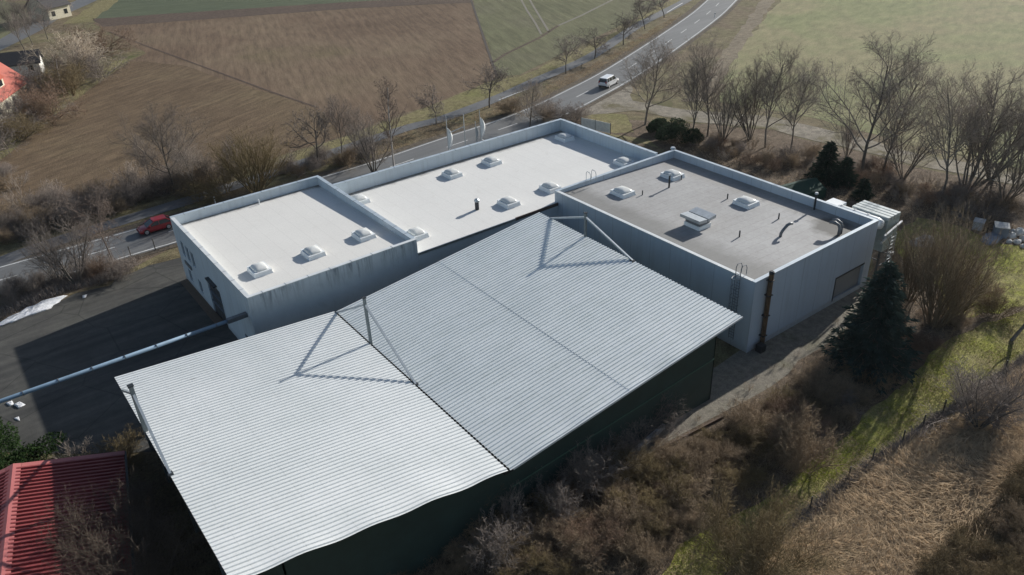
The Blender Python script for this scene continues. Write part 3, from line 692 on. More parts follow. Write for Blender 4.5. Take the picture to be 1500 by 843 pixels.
mb = MB(); mb.bar((SXV+.3, SYS-.03, zV2+.0), (SX1, SYS-.03, zE+.0), .06, .16); mb.build('eave_trim', m_copw, Sh)
m_greenw = plain('dark green cladding', (.022, .045, .040), .6, .1, .2, .8)
WY, WE, WW, WNn = SYS+.6, 26.0, SX0+1.2, SYN-.7
def zroof(x, y):
    t_ = (y-SYS)/(SYN-SYS)
    if x < SXV: s_ = (x-SX0)/(SXV-SX0); return (zS*(1-s_)+zV2*s_)*(1-t_)+(zW*(1-s_)+zV1*s_)*t_
    s_ = (x-SXV)/(SX1-SXV); return (zV2*(1-s_)+zE*s_)*(1-t_)+(zV1*(1-s_)+zN*s_)*t_
def poly_wall(pts, thick, name='wall', mat=m_greenw):
    """closed upright wall along pts, its top following the roof underside"""
    for a, b in zip(pts, pts[1:]):
        mb = MB(); a, b = Vector((*a, 0)), Vector((*b, 0)); d = (b-a).normalized(); n = Vector((-d.y, d.x, 0))*thick
        mb.add([(a.x, a.y, -.2), (b.x, b.y, -.2), (b.x, b.y, zroof(b.x, b.y)-.3), (a.x, a.y, zroof(a.x, a.y)-.3),
                (a.x+n.x, a.y+n.y, -.2), (b.x+n.x, b.y+n.y, -.2), (b.x+n.x, b.y+n.y, zroof(b.x, b.y)-.3), (a.x+n.x, a.y+n.y, zroof(a.x, a.y)-.3)],
               [(0, 1, 2, 3), (7, 6, 5, 4), (0, 4, 5, 1), (1, 5, 6, 2), (2, 6, 7, 3), (3, 7, 4, 0)]); mb.build(name, mat, Sh)
poly_wall([(WW, WY), (SXV, WY), (WE, WY)], .12); poly_wall([(WE, WY), (WE, WNn)], .12); poly_wall([(WE, WNn), (SXV, WNn), (WW, WNn)], .12)
poly_wall([(WW+1.5, WNn), (WW+1.5, WY)], .12)
mb = MB(); mb.bar((SXV+.5, WY-.02, 2.6), (WE, WY-.02, 3.9), .05, .09); mb.build('girt', plain('green girt', (.05, .11, .075), .6), Sh)
m_steel = plain('grey steel section', (.16, .19, .2), .5, .3)
m_steel2 = plain('pale steel section', (.36, .4, .43), .45, .3)
def truss(X, pst, ptop, pfoot, pend, papex, mast=.2):
    a, f, e, ap, tp = (atx(*q, X) for q in (pst, pfoot, pend, papex, ptop))
    tp.y = f.y; ap.y = f.y
    o = MB().bar((X, f.y, zroof(X, f.y)-.6), (X, f.y, tp.z), mast, mast).build('mast', m_steel, Sh)
    MB().box(X-mast*.7, f.y-mast*.7, tp.z, X+mast*.7, f.y+mast*.7, tp.z+.06).build('mast_cap', m_dark, o)
    MB().bar((X, a.y, zroof(X, a.y)+.06), (X, f.y, ap.z), .15, .15).build('stay', m_steel2, Sh)
    MB().bar((X, e.y, zroof(X, e.y)+.06), (X, f.y, ap.z), .15, .15).build('stay', m_steel2, Sh)
    fo = MB().box(X-.16, e.y-.2, zroof(X, e.y)-.3, X+.16, e.y+.2, zroof(X, e.y)+.12).build('stay_foot', m_dark, Sh)
truss(SXV+.05, (494, 462), (533.5, 437), (543.6, 505), (609, 564), (533, 445))
truss(SX1-.05, (806, 320.6), (859, 313), (857.6, 345.5), (926.7, 380), (858, 318.5))
truss(SX0+.05, (176.6, 563.7), (191.7, 567), (209, 618), (250.6, 697.5), (192, 572), .26)
for i, y in enumerate((SYN-1.2, -9., -15., -21., SYS+1.)):
    for x in (SX0+.7,):
        MB().box(x-.12, y-.12, -.1, x+.12, y+.12, zroof(x, y)-.25).build('column', m_steel, Sh)
for i in range(5):
    y = SYS+1.2+i*5.6
    mb = MB()
    for x0, x1 in ((SX0+.1, SXV-.3), (SXV+.4, SX1-.1)): mb.bar((x0, y, zroof(x0, y)-.15), (x1, y, zroof(x1, y)-.15), .16, .24)
    mb.build('rafter', m_steel, Sh)

# ------------------------------------------------------------------ red metal roof house, lower left
RZ = math.atan2(-9.8, -2.05)+math.pi/2
rh = thing('red_roof_shed', 'low building with a red ribbed metal roof in the lower left corner', 'building', (-18.95, -6.35, 0), RZ)
# local axes: -y runs along the ridge, +x runs down the near slope
def red(name, a, b):
    g = G(name); p = g.geo(); n = g.noise(p, .5, 5, .6); return g.done(g.ramp(n, [(.3, a), (.7, b)]), .5, 0., .4)
m_red = red('red roof sheet', (.21, .042, .042), (.265, .055, .054)); m_red2 = red('red flashing', (.36, .11, .105), (.42, .135, .125))
HWX, LY, ZR, ZE_ = 6.4, 22., 4.5, 3.02
for s_ in (1, -1):
    V = []; n = int(LY/.36)
    for i in range(n):
        for t_, h in ((0, 0), (.52, 0), (.6, .13), (.92, .13)):
            y = -.12-(i+t_)*.36
            for x in (.22, HWX): V.append((s_*x, y, ZR-(ZR-ZE_)*x/HWX+h))
    m = len(V)//2; F = [(2*k, 2*k+1, 2*k+3, 2*k+2) for k in range(m-1)]
    mb = MB(); mb.add(V, F if s_ < 0 else [tuple(reversed(f)) for f in F]); mb.build('roof', m_red, rh, local=True)
mb = MB(); mb.add([(-.45, .12, ZR-.02), (0, .12, ZR+.12), (.45, .12, ZR-.02), (-.45, -LY, ZR-.02), (0, -LY, ZR+.12), (.45, -LY, ZR-.02)], [(0, 1, 4, 3), (1, 2, 5, 4), (0, 3, 5, 2), (0, 2, 1), (3, 4, 5)]); mb.build('ridge_cap', m_red2, rh, local=True)
for s_ in (1, -1):
    mb = MB(); mb.add([(s_*.46, -.35, ZR-.03), (s_*(HWX+.05), -.35, ZE_+.06), (s_*(HWX+.05), .12, ZE_+.06), (s_*.46, .12, ZR-.03), (s_*.46, .12, ZR-.33), (s_*(HWX+.05), .12, ZE_-.2)], [(0, 1, 2, 3) if s_ > 0 else (3, 2, 1, 0), (3, 2, 5, 4)]); mb.build('verge_trim', m_red2, rh, local=True)
mb = MB(); mb.add([(-HWX+.3, 0, 0), (HWX-.3, 0, 0), (HWX-.3, 0, ZE_-.05), (0, 0, ZR-.15), (-HWX+.3, 0, ZE_-.05), (-HWX+.3, -LY, 0), (HWX-.3, -LY, 0), (HWX-.3, -LY, ZE_-.05), (0, -LY, ZR-.15), (-HWX+.3, -LY, ZE_-.05)],
                  [(0, 1, 2, 3, 4), (9, 8, 7, 6, 5), (1, 6, 7, 2), (5, 0, 4, 9)]); mb.build('wall', plain('brown wall', (.2, .17, .14), .8), rh, local=True)
MB().box(HWX+.0, -LY, ZE_-.1, HWX+.14, .1, ZE_-.0).build('gutter', m_dark, rh, local=True)

# ------------------------------------------------------------------ blue pipe bridge
m_blue = plain('blue grey pipe', (.17, .255, .345), .6, 0., .15, 1., .3)
pp = thing('pipe_bridge', 'long blue grey duct running from the white hall wall over the yard', 'pipe', (0, 1.15, 5.02))
MB().path([(-70, 1.45, 4.95), (-18.5, 1.42, 4.98), (-1.6, 1.15, 5.04)], .16, 14).build('tube', m_blue, pp, smooth=True)
MB().bar((-1.7, 1.15, 5.05), (-.02, 1.12, 5.08), .42, .36).build('wall_connector', m_pipeg, pp)
k = 0; mbf = MB(); x = -2.6
while x > -60:
    MB().path([(x, 1.15+(x+1.6)/-16.9*.27, 5.04-(x+1.6)/-16.9*.06), (x-.06, 1.15+(x+1.6)/-16.9*.27, 5.04-(x+1.6)/-16.9*.06)], .2, 14).build('flange', m_pipeg, pp); x -= 2.4

# ------------------------------------------------------------------ cars
m_tyre = plain('tyre', (.015, .015, .015), .8); m_rim = plain('rim', (.45, .46, .48), .35, .7)
m_lamp = plain('lamp glass', (.7, .72, .74), .1); m_tail = plain('tail lamp', (.35, .01, .01), .2); m_plate = plain('plate', (.7, .7, .68), .5)
def car(label, loc, rz, L, W, H, paint, tall):
    """nose towards +x"""
    c = thing('car', label, 'car', loc, rz)
    g = G('car paint'); mp = g.done(paint, .28, .1, .6); g.b.inputs['Coat Weight'].default_value = .6
    h = W/2; belt = .62*H; fl = .16*H; nose = L/2; tail = -L/2; hood = .56*H
    st = [(tail, .80, .30*H, belt*.86, .9), (tail+.06, .93, fl*1.6, belt*.95, .95), (tail+.5, 1., fl, belt, .97), (-.2*L, 1., fl, belt, .97), (.1*L, 1., fl, belt*.98, .97),
          (.22*L, 1., fl, hood*1.02, .95), (nose-.55, .98, fl, hood*.93, .93), (nose-.15, .88, fl*1.2, hood*.8, .9), (nose, .7, fl*1.8, hood*.6, .85)]
    mb = MB(); rings = []
    for x, ww, z0, z1, tw in st:
        a = h*ww; zm = z0+(z1-z0)*.55
        rings.append([(x, -a*.92, z0), (x, a*.92, z0), (x, a, z0+.12), (x, a*1.0, zm), (x, a*tw, z1-.03), (x, a*tw*.9, z1), (x, -a*tw*.9, z1), (x, -a*tw, z1-.03), (x, -a, zm), (x, -a, z0+.12)])
    mb.loft(rings); body = mb.build('body', mp, c, local=True, smooth=True)
    if hasattr(body.data, 'set_sharp_from_angle'): body.data.set_sharp_from_angle(angle=R(35))
    # glasshouse
    xr0 = tail+(.12 if tall else .16); xr1 = tail+(.32 if tall else .85); xf1 = .08*L if tall else .03*L; xf0 = .26*L
    a0, a1 = h*.93, h*.76
    gl = MB(); bz = belt-.03
    gl.add([(xr0, -a0, bz), (xf0, -a0, bz), (xf0, a0, bz), (xr0, a0, bz), (xr1, -a1, H-.06), (xf1, -a1, H-.06), (xf1, a1, H-.06), (xr1, a1, H-.06)],
           [(4, 5, 6, 7), (0, 1, 5, 4), (1, 2, 6, 5), (2, 3, 7, 6), (3, 0, 4, 7)]); gl.build('window_band', m_glass, c, local=True)
    rf = MB(); e = .03
    def ring(f, z): return [(xr1-.1*f, -a1*f, z), (xf1+.1*f, -a1*f, z), (xf1+.16*f, 0, z), (xf1+.1*f, a1*f, z), (xr1-.1*f, a1*f, z), (xr1-.12*f, 0, z)]
    rf.loft([ring(1.04, H-.12), ring(1.03, H-.05), ring(.9, H), ]); rf.build('roof', mp, c, local=True)
    for s_ in (-1, 1):
        xm_ = -.08*L; P_ = [((xf0, s_*a0, bz), (xf1, s_*a1*1.01, H-.07), .07, .07), ((xr0, s_*a0, bz), (xr1, s_*a1*1.01, H-.07), .12, .09), ((xm_, s_*(a0+.005), bz), (xm_-.02, s_*(a1+.012), H-.07), .07, .05)]
        if tall: P_.append(((-.3*L, s_*(a0+.005), bz), (-.29*L, s_*(a1+.012), H-.07), .1, .05))
        for q in P_: MB().bar(*q).build('pillar', mp, c, local=True)
    rw = .33
    for x in (nose-.82, tail+.78):
        for s_ in (-1, 1):
            y0 = s_*(h-.2); y1 = s_*(h+.015)
            tw = MB().path([(x, y0, rw), (x, y1-s_*.03, rw), (x, y1, rw)], [rw, rw, rw*.9], 18); wh = tw.build('wheel', m_tyre, c, local=True)
            MB().path([(x, y1, rw), (x, y1+s_*.012, rw)], [rw*.66, rw*.55], 14).build('rim', m_rim, wh, local=True)
    for s_ in (-1, 1):
        MB().add([(nose-.08, s_*h*.45, hood*.66), (nose-.3, s_*h*.86, hood*.7), (nose-.36, s_*h*.86, hood*.86), (nose-.12, s_*h*.45, hood*.8), (nose-.3, s_*h*.45, hood*.66), (nose-.5, s_*h*.8, hood*.7), (nose-.5, s_*h*.8, hood*.86), (nose-.3, s_*h*.45, hood*.8)],
                 [(0, 1, 2, 3), (7, 6, 5, 4), (0, 4, 5, 1), (3, 2, 6, 7), (0, 3, 7, 4), (1, 5, 6, 2)]).build('headlight', m_lamp, c, local=True)
        zt = (.48*H, .72*H) if tall else (.46*H, .6*H)
        MB().box(tail+.0, s_*h*.72-.09, zt[0], tail+.16, s_*h*.72+.09, zt[1]).build('tail_light', m_tail, c, local=True)
        MB().box(.16*L, s_*(h+.08)-.08, belt, .16*L+.14, s_*(h+.08)+.08, belt+.14).build('wing_mirror', mp, c, local=True)
    MB().box(tail-.015, -.26, .42*H, tail+.02, .26, .49*H).build('number_plate', m_plate, c, local=True)
    MB().box(nose-.02, -.26, .24*H, nose+.02, .26, .31*H).build('number_plate', m_plate, c, local=True)
    MB().box(tail-.02, -h*.8, .2*H, tail+.12, h*.8, .3*H).build('bumper', m_dark, c, local=True)
    return c
a = at(227, 341); i0 = min(range(len(CEN)), key=lambda i: (CEN[i]-a).length)
car('red hatchback driving on the road beside the white hall corner', (at(228, 336).x, 35.6, Z5), math.pi, 4.1, 1.72, 1.44, (.33, .012, .022), False)
a = at(879, 124); i0 = min(range(len(CEN)), key=lambda i: (CEN[i]-a).length); d = (CEN[i0+1]-CEN[i0-1]).normalized()
q = CEN[i0]+d*((a-CEN[i0]).dot(d))+Vector((d.y, -d.x, 0))*1.5
car('white family van driving away along the road past the halls', (q.x, q.y, Z5), math.atan2(d.y, d.x), 4.7, 1.85, 1.78, (.76, .77, .78), True)

# ------------------------------------------------------------------ flags, fences, posts
m_pole = plain('pole', (.42, .44, .45), .4, .4); m_flag = plain('flag cloth', (.72, .72, .70), .8, 0, .08, 2.)
def flag(px, ybase, top, ftop, fbot, fw_, label, mat=m_flag):
    q = aty(px, top, ybase); X = q.x
    t = thing('flagpole', label, 'flagpole', (X, ybase, 0))
    MB().path([(X, ybase, 0), (X, ybase, q.z)], [.06, .04], 8).build('pole', m_pole, t)
    z1 = aty(px, ftop, ybase).z; z0 = aty(px, fbot, ybase).z; V = []; n = 14
    for i in range(n+1):
        s_ = i/n; z = z1+(z0-z1)*s_; wd = fw_*math.sin(min(1, s_*1.15+.08)*math.pi)**.6 if s_ < .86 else fw_*.75*(1-(s_-.86)/.14*.6)
        for k in range(6): V.append((X+.06+wd*k/5, ybase+.16*math.sin(k*1.4+s_*3)*(k/5), z-.5*k/5*fw_))
    F = [(i*6+k, i*6+k+1, i*6+k+7, i*6+k+6) for i in range(n) for k in range(5)]
    mb = MB(); mb.add(V, F); o = mb.build('flag', mat, t); o.modifiers.new('thickness', 'SOLIDIFY').thickness = .012
flag(653, 20.5, 170, 188, 224, .75, 'flagpole with a white flag, left one above the road side parapet')
flag(702, 21.2, 162, 172, 206, .8, 'flagpole with a white flag, right one above the road side parapet')
flag(696, 20.6, 178, 186, 209, .45, 'shorter pole with a grey pennant just left of the right white flag', plain('grey pennant', (.32, .33, .34), .8))
X = aty(678.6, 167.6, 20.4)
t = thing('sign_pole', 'bare pole with a small cross arm between the two white flags', 'pole', (X.x, 20.4, 0))
MB().path([(X.x, 20.4, 0), (X.x, 20.4, X.z)], [.08, .05], 8).build('pole', m_pole, t)
z = aty(678, 186, 20.4).z; MB().bar((X.x-2.2, 20.4, z-.3), (X.x, 20.4, z), .07, .07).build('cross_arm', m_pole, t)
def post_fence(name, label, pts, h, mats, panel=None):
    t = thing(name, label, 'fence', (pts[0].x, pts[0].y, 0))
    for p in pts: MB().path([(p.x, p.y, -.1), (p.x, p.y, h)], .055, 6).build('post', mats[0], t)
    mb = MB()
    for a, b in zip(pts, pts[1:]):
        if panel:
            mb2 = MB(); mb2.bar((a.x, a.y, .12+panel/2), (b.x, b.y, .12+panel/2), .05, panel); mb2.build('panel', mats[1], t)
        else:
            for z in (.25, .6, .95, h-.06): mb.path([(a.x, a.y, z), (b.x, b.y, z)], .008, 3, False)
    if not panel: mb.build('wire', mats[1], t)
    return t
m_post = plain('fence post', (.07, .065, .055), .8)
post_fence('wire_fence', 'wire fence with thin dark posts between the green grass strip and the dry grass', [at(*p) for p in ((1100, 812), (1186, 748), (1242, 704), (1277, 677), (1321, 650), (1351, 627), (1381, 605), (1425, 577), (1470, 547), (1530, 508))], 1.25, (m_post, m_post))
post_fence('yard_fence', 'thin wire fence along the verge between yard and road', [at(*p) for p in ((136, 402), (164, 390), (193, 379), (228, 367), (262, 355))], 1.5, (m_post, m_post))
post_fence('panel_fence', 'short white panel fence with dark posts below the road junction', [at(*p) for p in ((851, 188), (872, 192), (894, 197))], 1.7, (m_post, plain('white panel', (.62, .62, .58), .7)), 1.5)
for k, (px, lb_) in enumerate((((316, 300), 'white reflector post at the road beyond the white hall parapet'), ((1047, 26), 'white reflector post on the right edge of the far road bend'))):
    p = at(*px); t = thing('reflector_post', lb_, 'post', (p.x, p.y, 0)); MB().box(p.x-.06, p.y-.06, 0, p.x+.06, p.y+.06, 1.05).build('post', m_white, t); MB().box(p.x-.065, p.y-.065, .75, p.x+.065, p.y+.065, .95).build('band', m_dark, t)

# ------------------------------------------------------------------ vegetation
def bark(name, col, var=.35, rnd_amt=.5, trans=0.):
    g = G(name); p = g.geo(); n = g.noise(p, 2.5, 4, .7); oi = g.node('ShaderNodeObjectInfo')
    c = g.ramp(n, [(.25, tuple(x*(1-var) for x in col)), (.75, tuple(x*(1+var) for x in col))])
    k = g.math('ADD', g.math('MULTIPLY', oi.outputs['Random'], rnd_amt), 1-rnd_amt/2)
    hs = g.node('ShaderNodeHueSaturation'); hs.inputs['Saturation'].default_value = 1.; g.link(k, hs.inputs['Value']); g.link(c, hs.inputs['Color'])
    m = g.done(hs.outputs[0], .9, 0, .12)
    if trans:
        tb = g.node('ShaderNodeBsdfTranslucent'); g.link(hs.outputs[0], tb.inputs[0]); mx = g.node('ShaderNodeMixShader'); mx.inputs[0].default_value = trans
        out = g.t.nodes['Material Output']; g.link(g.b.outputs[0], mx.inputs[1]); g.link(tb.outputs[0], mx.inputs[2]); g.link(mx.outputs[0], out.inputs[0])
    return m
m_bark = bark('tree bark', (.15, .132, .112)); m_twig = bark('grey brown twigs', (.29, .245, .205))
m_twigd = bark('dark twigs', (.225, .19, .165)); m_ochre = bark('ochre twigs', (.19, .145, .075)); m_red = bark('reddish twigs', (.2, .135, .095))
m_pale = bark('pale twigs', (.48, .40, .31)); m_brush = bark('brown brush', (.25, .188, .125), .5, .6); m_olive = bark('olive brush', (.165, .126, .07), .5)
m_birch = plain('birch bark', (.46, .43, .40), .8, 0, .3, 3.); m_bt = bark('birch twigs', (.16, .125, .105))
m_straw = bark('straw', (.40, .305, .20), .5, .5, .4); m_blade = bark('grass blades', (.19, .21, .04), .4, .5, .5); m_needle = bark('spruce needles', (.05, .075, .064), .5, .1, .2)
m_needle2 = bark('dark evergreen', (.035, .055, .038), .5, .3, .15); m_laurel = bark('laurel leaves', (.045, .085, .025), .5, .5, .3); m_ivy = bark('ivy', (.035, .055, .03), .5, .5, .2)

def rv(rn): return Vector((rn.gauss(0, 1), rn.gauss(0, 1), rn.gauss(0, 1)))
def grow(out, rn, p, d, L, r, lv, cfg):
    ns = cfg['seg'][lv]; pts = [p]; wob = cfg['wob'][lv]; up = cfg['up'][lv]; q = p; dd = d; dirs = [d]
    for i in range(ns):
        dd = (dd+rv(rn)*wob+Vector((0, 0, up))).normalized(); q = q+dd*(L/ns); pts.append(q); dirs.append(dd)
    tp = cfg.get('tip', .35); rs = [max(cfg['rmin'], r*(1-(1-tp)*i/ns)) for i in range(ns+1)]
    out[lv].append((pts, rs))
    if lv+1 < len(cfg['seg']):
        n = cfg['n'][lv]; n = max(1, int(n*rn.uniform(.75, 1.25))); az = rn.uniform(0, 6.28)
        for k in range(n):
            t = cfg['start'][lv]+(1-cfg['start'][lv])*(k+rn.random())/n; f = t*ns; i = min(ns-1, int(f)); b = pts[i].lerp(pts[i+1], f-i); dr = dirs[min(ns, i+1)]
            az += 2.4+rn.uniform(-.5, .5); a = cfg['ang'][lv]*rn.uniform(.65, 1.3)
            s1 = dr.cross(Vector((.31, .17, .9))).normalized(); s2 = dr.cross(s1)
            nd = dr*math.cos(a)+(s1*math.cos(az)+s2*math.sin(az))*math.sin(a)
            sh = cfg['shape'][lv]; ln = cfg['len'][lv]*L*((1-t)*sh+1-sh+.18)*rn.uniform(.7, 1.2)
            grow(out, rn, b, nd, ln, max(cfg['rmin'], (rs[i]*.62)), lv+1, cfg)
SID = [8, 5, 3, 3, 3]
def tubes(lst, sides):
    V = []; F = []
    for pts, rs in lst:
        n = len(pts); o = len(V); d0 = pts[-1]-pts[0]; a = d0.cross(Vector((.2, .31, .93)))
        if a.length < 1e-4: a = Vector((1, 0, 0))
        a.normalize(); b = a.cross(d0).normalized()
        for i in range(n):
            if i == n-1 and sides == 3: V.append(tuple(pts[i])); break
            for k in range(sides):
                t = 6.2832*k/sides; v = pts[i]+a*(rs[i]*math.cos(t))+b*(rs[i]*math.sin(t)); V.append((v.x, v.y, v.z))
        for i in range(n-1):
            for k in range(sides):
                q = (k+1) % sides; A = o+i*sides+k; B_ = o+i*sides+q
                if i == n-2 and sides == 3: F.append((A, B_, o+(n-1)*3))
                else:
                    F.append((A, B_, B_+sides)); F.append((A, B_+sides, A+sides))
    return V, F
def tree_proto(name, seed, H, r, cfg, mt, mc, lean=(0, 0)):
    rn = random.Random(seed); out = [[] for _ in cfg['seg']]
    for _ in range(cfg.get('stems', 1)):
        sp = cfg.get('spread', 0); an = rn.uniform(0, 6.28); aa = rn.uniform(.15, 1)*sp
        d = Vector((math.cos(an)*math.sin(aa)+lean[0], math.sin(an)*math.sin(aa)+lean[1], math.cos(aa))).normalized()
        b = Vector((math.cos(an), math.sin(an), 0))*(rn.random()*cfg.get('foot', 0)); b.z = -.15
        grow(out, rn, b, d, H*rn.uniform(.8, 1) if cfg.get('stems', 1) > 1 else H*.92, r, 0, cfg)
    root = bpy.data.objects.new(name, None); root.empty_display_size = .3; C.objects.link(root)
    V, F = tubes(out[0], 8 if cfg.get('stems', 1) == 1 else 4); fast('trunk' if cfg.get('stems', 1) == 1 else 'stems', np.array(V), np.array(F), mt, root)
    V = []; F = []
    for lv in range(1, len(out)):
        v, f = tubes(out[lv], 5 if lv == 1 and cfg.get('stems', 1) == 1 else 3); o = len(V); V += v; F += [(a+o, b+o, c+o) for a, b, c in f]
    fast('crown', np.array(V), np.array(F), mc, root)
    return root
BIG = dict(seg=[9, 6, 4, 3, 2], wob=[.07, .12, .17, .2, .2], up=[.05, .12, .07, .05, .04], n=[20, 11, 9, 7], start=[.2, .25, .2, .15], ang=[.85, .75, .75, .7], len=[.62, .5, .48, .5], shape=[.75, .5, .4, .3], rmin=.006)
TALL = dict(BIG, ang=[.85, .7, .65, .7], n=[17, 10, 8, 7], up=[.05, .13, .08, .05, .03], len=[.58, .48, .46, .5], start=[.22, .25, .2, .15])
FRUIT = dict(seg=[4, 5, 4, 3, 2], wob=[.12, .22, .28, .3, .3], up=[.05, .02, .02, .02, .02], n=[9, 8, 6, 4], start=[.45, .2, .2, .15], ang=[.95, .8, .8, .7], len=[.75, .52, .5, .5], shape=[.25, .4, .3, .3], rmin=.014, tip=.6)
BIRCH = dict(BIG, n=[20, 8, 6, 4], ang=[.65, .6, .7, .8], up=[.06, .1, -.02, -.08, -.1], len=[.36, .45, .45, .6], start=[.25, .2, .2, .1], rmin=.010, wob=[.04, .1, .15, .2, .2])
MULTI = dict(seg=[7, 5, 3, 2], wob=[.08, .13, .18, .2], up=[.05, .08, .05, .04], n=[11, 7, 6], start=[.25, .2, .15], ang=[.6, .6, .6], len=[.42, .45, .5], shape=[.6, .4, .3], rmin=.007, stems=8, spread=.5, foot=.35)
FAN = dict(seg=[6, 4, 3, 2], wob=[.06, .1, .14, .2], up=[.05, .08, .06, .03], n=[10, 5, 3], start=[.15, .1, .1], ang=[.32, .4, .5], len=[.55, .45, .5], shape=[.5, .3, .3], rmin=.0075, stems=26, spread=.75, foot=.5)
BUSH = dict(seg=[5, 4, 3, 2], wob=[.14, .2, .24, .25], up=[.03, .04, .03, .02], n=[10, 7, 5], start=[.15, .15, .1], ang=[.65, .7, .7], len=[.5, .5, .5], shape=[.4, .3, .3], rmin=.0075, stems=14, spread=1.0, foot=.5)
WISP = dict(seg=[5, 3, 2], wob=[.1, .15, .2], up=[.06, .06, .04], n=[9, 4], start=[.2, .15], ang=[.5, .6], len=[.4, .45], shape=[.5, .3], rmin=.008, stems=9, spread=.7, foot=.5)
protos = {}
def proto(k, *a, **kw): protos[k] = (tree_proto(*a, **kw), a[2])
proto('big1', 'bare_tree', 1, 12, .155, BIG, m_bark, m_twig); proto('big2', 'bare_tree', 2, 12, .15, BIG, m_bark, m_twigd)
proto('tall1', 'bare_tree', 3, 13, .155, TALL, m_bark, m_twig); proto('tall2', 'bare_tree', 14, 13, .15, TALL, m_bark, m_twigd)
proto('fruit1', 'small_tree', 5, 5, .12, FRUIT, m_bark, m_twigd); proto('fruit2', 'small_tree', 6, 5, .12, FRUIT, m_bark, m_twigd); proto('fruit3', 'small_tree', 36, 5, .11, FRUIT, m_bark, m_twigd)
proto('birch', 'birch_tree', 7, 12, .15, BIRCH, m_birch, m_bt); proto('multi', 'multi_stem_tree', 8, 8, .09, MULTI, m_bark, m_twigd); proto('multi2', 'multi_stem_tree', 18, 8, .09, MULTI, m_bark, m_twig)
BIGB = dict(BUSH, stems=22, n=[12, 8, 6], wob=[.1, .14, .18, .2], up=[.04, .05, .04, .03], rmin=.008, spread=.95, foot=.8)
m_bushd = bark('brown twigs', (.15, .118, .092)); proto('bigb', 'bush', 41, 5.5, .04, dict(BIGB, rmin=.006), m_bushd, m_bushd); m_will = bark('willow twigs', (.18, .14, .095)); proto('palet', 'small_tree', 44, 5, .08, dict(FRUIT, rmin=.009, n=[11, 9, 7, 5], tip=.4), m_bt, m_bt); proto('bigo', 'bush', 45, 4.2, .04, dict(BIGB, n=[12, 8, 7], rmin=.007), m_olive, m_olive)
proto('fan', 'willow_bush', 9, 5, .05, FAN, m_will, m_will); proto('fano', 'willow_bush', 19, 5, .05, FAN, m_ochre, m_ochre)
proto('bush1', 'bush', 10, 3, .035, BUSH, m_brush, m_brush); proto('bush2', 'bush', 11, 3, .035, BUSH, m_twigd, m_twigd); proto('bush3', 'bush', 12, 3, .035, BUSH, m_olive, m_olive); proto('bush4', 'bush', 13, 3, .035, BUSH, m_red, m_red)
proto('bushp', 'bush', 15, 4, .04, BUSH, m_pale, m_pale); proto('busho', 'bush', 16, 3, .035, BUSH, m_ochre, m_ochre)
proto('wisp1', 'shrub', 20, 2, .02, WISP, m_brush, m_brush); proto('wisp2', 'shrub', 21, 2, .02, WISP, m_twig, m_twig)
used = set(); VR = random.Random(77)
def plant(k, pos, H, label, cat='tree', group=None, name=None, wide=1.):
    root, h0 = protos[k]; s_ = H/h0; rz = VR.uniform(0, 6.28); sc = (s_*wide, s_*wide, s_)
    if k not in used:
        used.add(k); root.location = pos; root.rotation_euler = (0, 0, rz); root.scale = sc; tag(root, label, cat, group); o = root
    else: o = dup(root, pos, rz, sc, label, group, cat)
    if name: o.name = name
    return o
def tree(k, px, top, label, group=None, cat='tree', wide=1., hm=1., name=None):
    p = at(*px); return plant(k, p, height(p, top)*hm, label, cat, group, name, wide)
gb = 'small trees along the bike path'
for k, (px, top, lb) in enumerate((((639, 183), 138, 'small bare tree by the bike path above the left white flag'), ((717, 158), 114, 'crooked bare fruit tree by the bike path above the right white flag'),
        ((829, 108), 72, 'bare fruit tree by the bike path directly left above the white van'), ((871, 86), 51, 'bare fruit tree by the bike path above the white van roof'), ((913, 66), 33, 'bare fruit tree by the bike path, third from the top of the row'),
        ((945, 43), 11, 'bare fruit tree by the bike path, second from the top of the row'), ((973, 26), -2, 'bare fruit tree by the bike path, topmost of the row'))):
    tree(('fruit1', 'fruit2', 'fruit3')[k % 3], px, top, lb, gb, wide=1.15 if k else .8)
tree('big1', (776, 187), 122, 'spreading bare tree on the road edge behind the parapet corner', wide=1.25)
for px, top, lb in (((812, 172), 146, 'dark bare bush right of the spreading tree at the road edge'), ((838, 182), 158, 'low dark bush left of the white panel fence'), ((795, 178), 158, 'low brown bush right at the foot of the spreading road tree'), ((752, 166), 146, 'brown bush on the bank between bike path and road')):
    tree('bush2' if px[0] > 800 else 'bush1', px, top, lb, cat='bush', wide=1.5)
tree('birch', (577, 246), 118, 'slender birch with pale trunk rising behind the white hall', wide=.9)
tree('multi', (548, 254), 178, 'dark multi stemmed tree left of the birch behind the white hall', wide=1.1)
tree('tall2', (502, 232), 148, 'bare tree left of the birch beside the bike path', wide=.9)
tree('tall1', (523, 236), 165, 'thin bare tree just left of the multi stemmed tree', wide=.8)
tree('fruit2', (467, 243), 186, 'dark bare tree beside the bike path above the white hall corner', wide=.9)
tree('big2', (255, 283), 168, 'tall bare tree in the hedge at the field edge, tallest on the left', wide=1.1)
tree('tall2', (222, 277), 205, 'thin bare tree left beside the tall hedge tree', wide=.9)
tree('tall1', (287, 285), 205, 'thin bare tree right beside the tall hedge tree', wide=.9)
tree('multi2', (310, 272), 215, 'multi stemmed bare tree right end of the field hedge')
tree('fano', (375, 282), 212, 'yellowish bare willow left above the white hall corner', wide=1.2)
tree('fruit3', (360, 268), 225, 'small dark tree behind the yellowish willow')
tree('busho', (330, 285), 250, 'low ochre bush left of the yellowish willow', cat='bush', wide=1.4)
tree('multi', (114, 418), 325, 'olive brown tree over the snow bank at the yard edge', wide=.95)
tree('multi', (88, 416), 345, 'dark bare tree left behind the olive brown yard edge tree', wide=.9)
tree('palet', (166, 385), 305, 'pale thin tree between the yard and the red car', wide=.8)
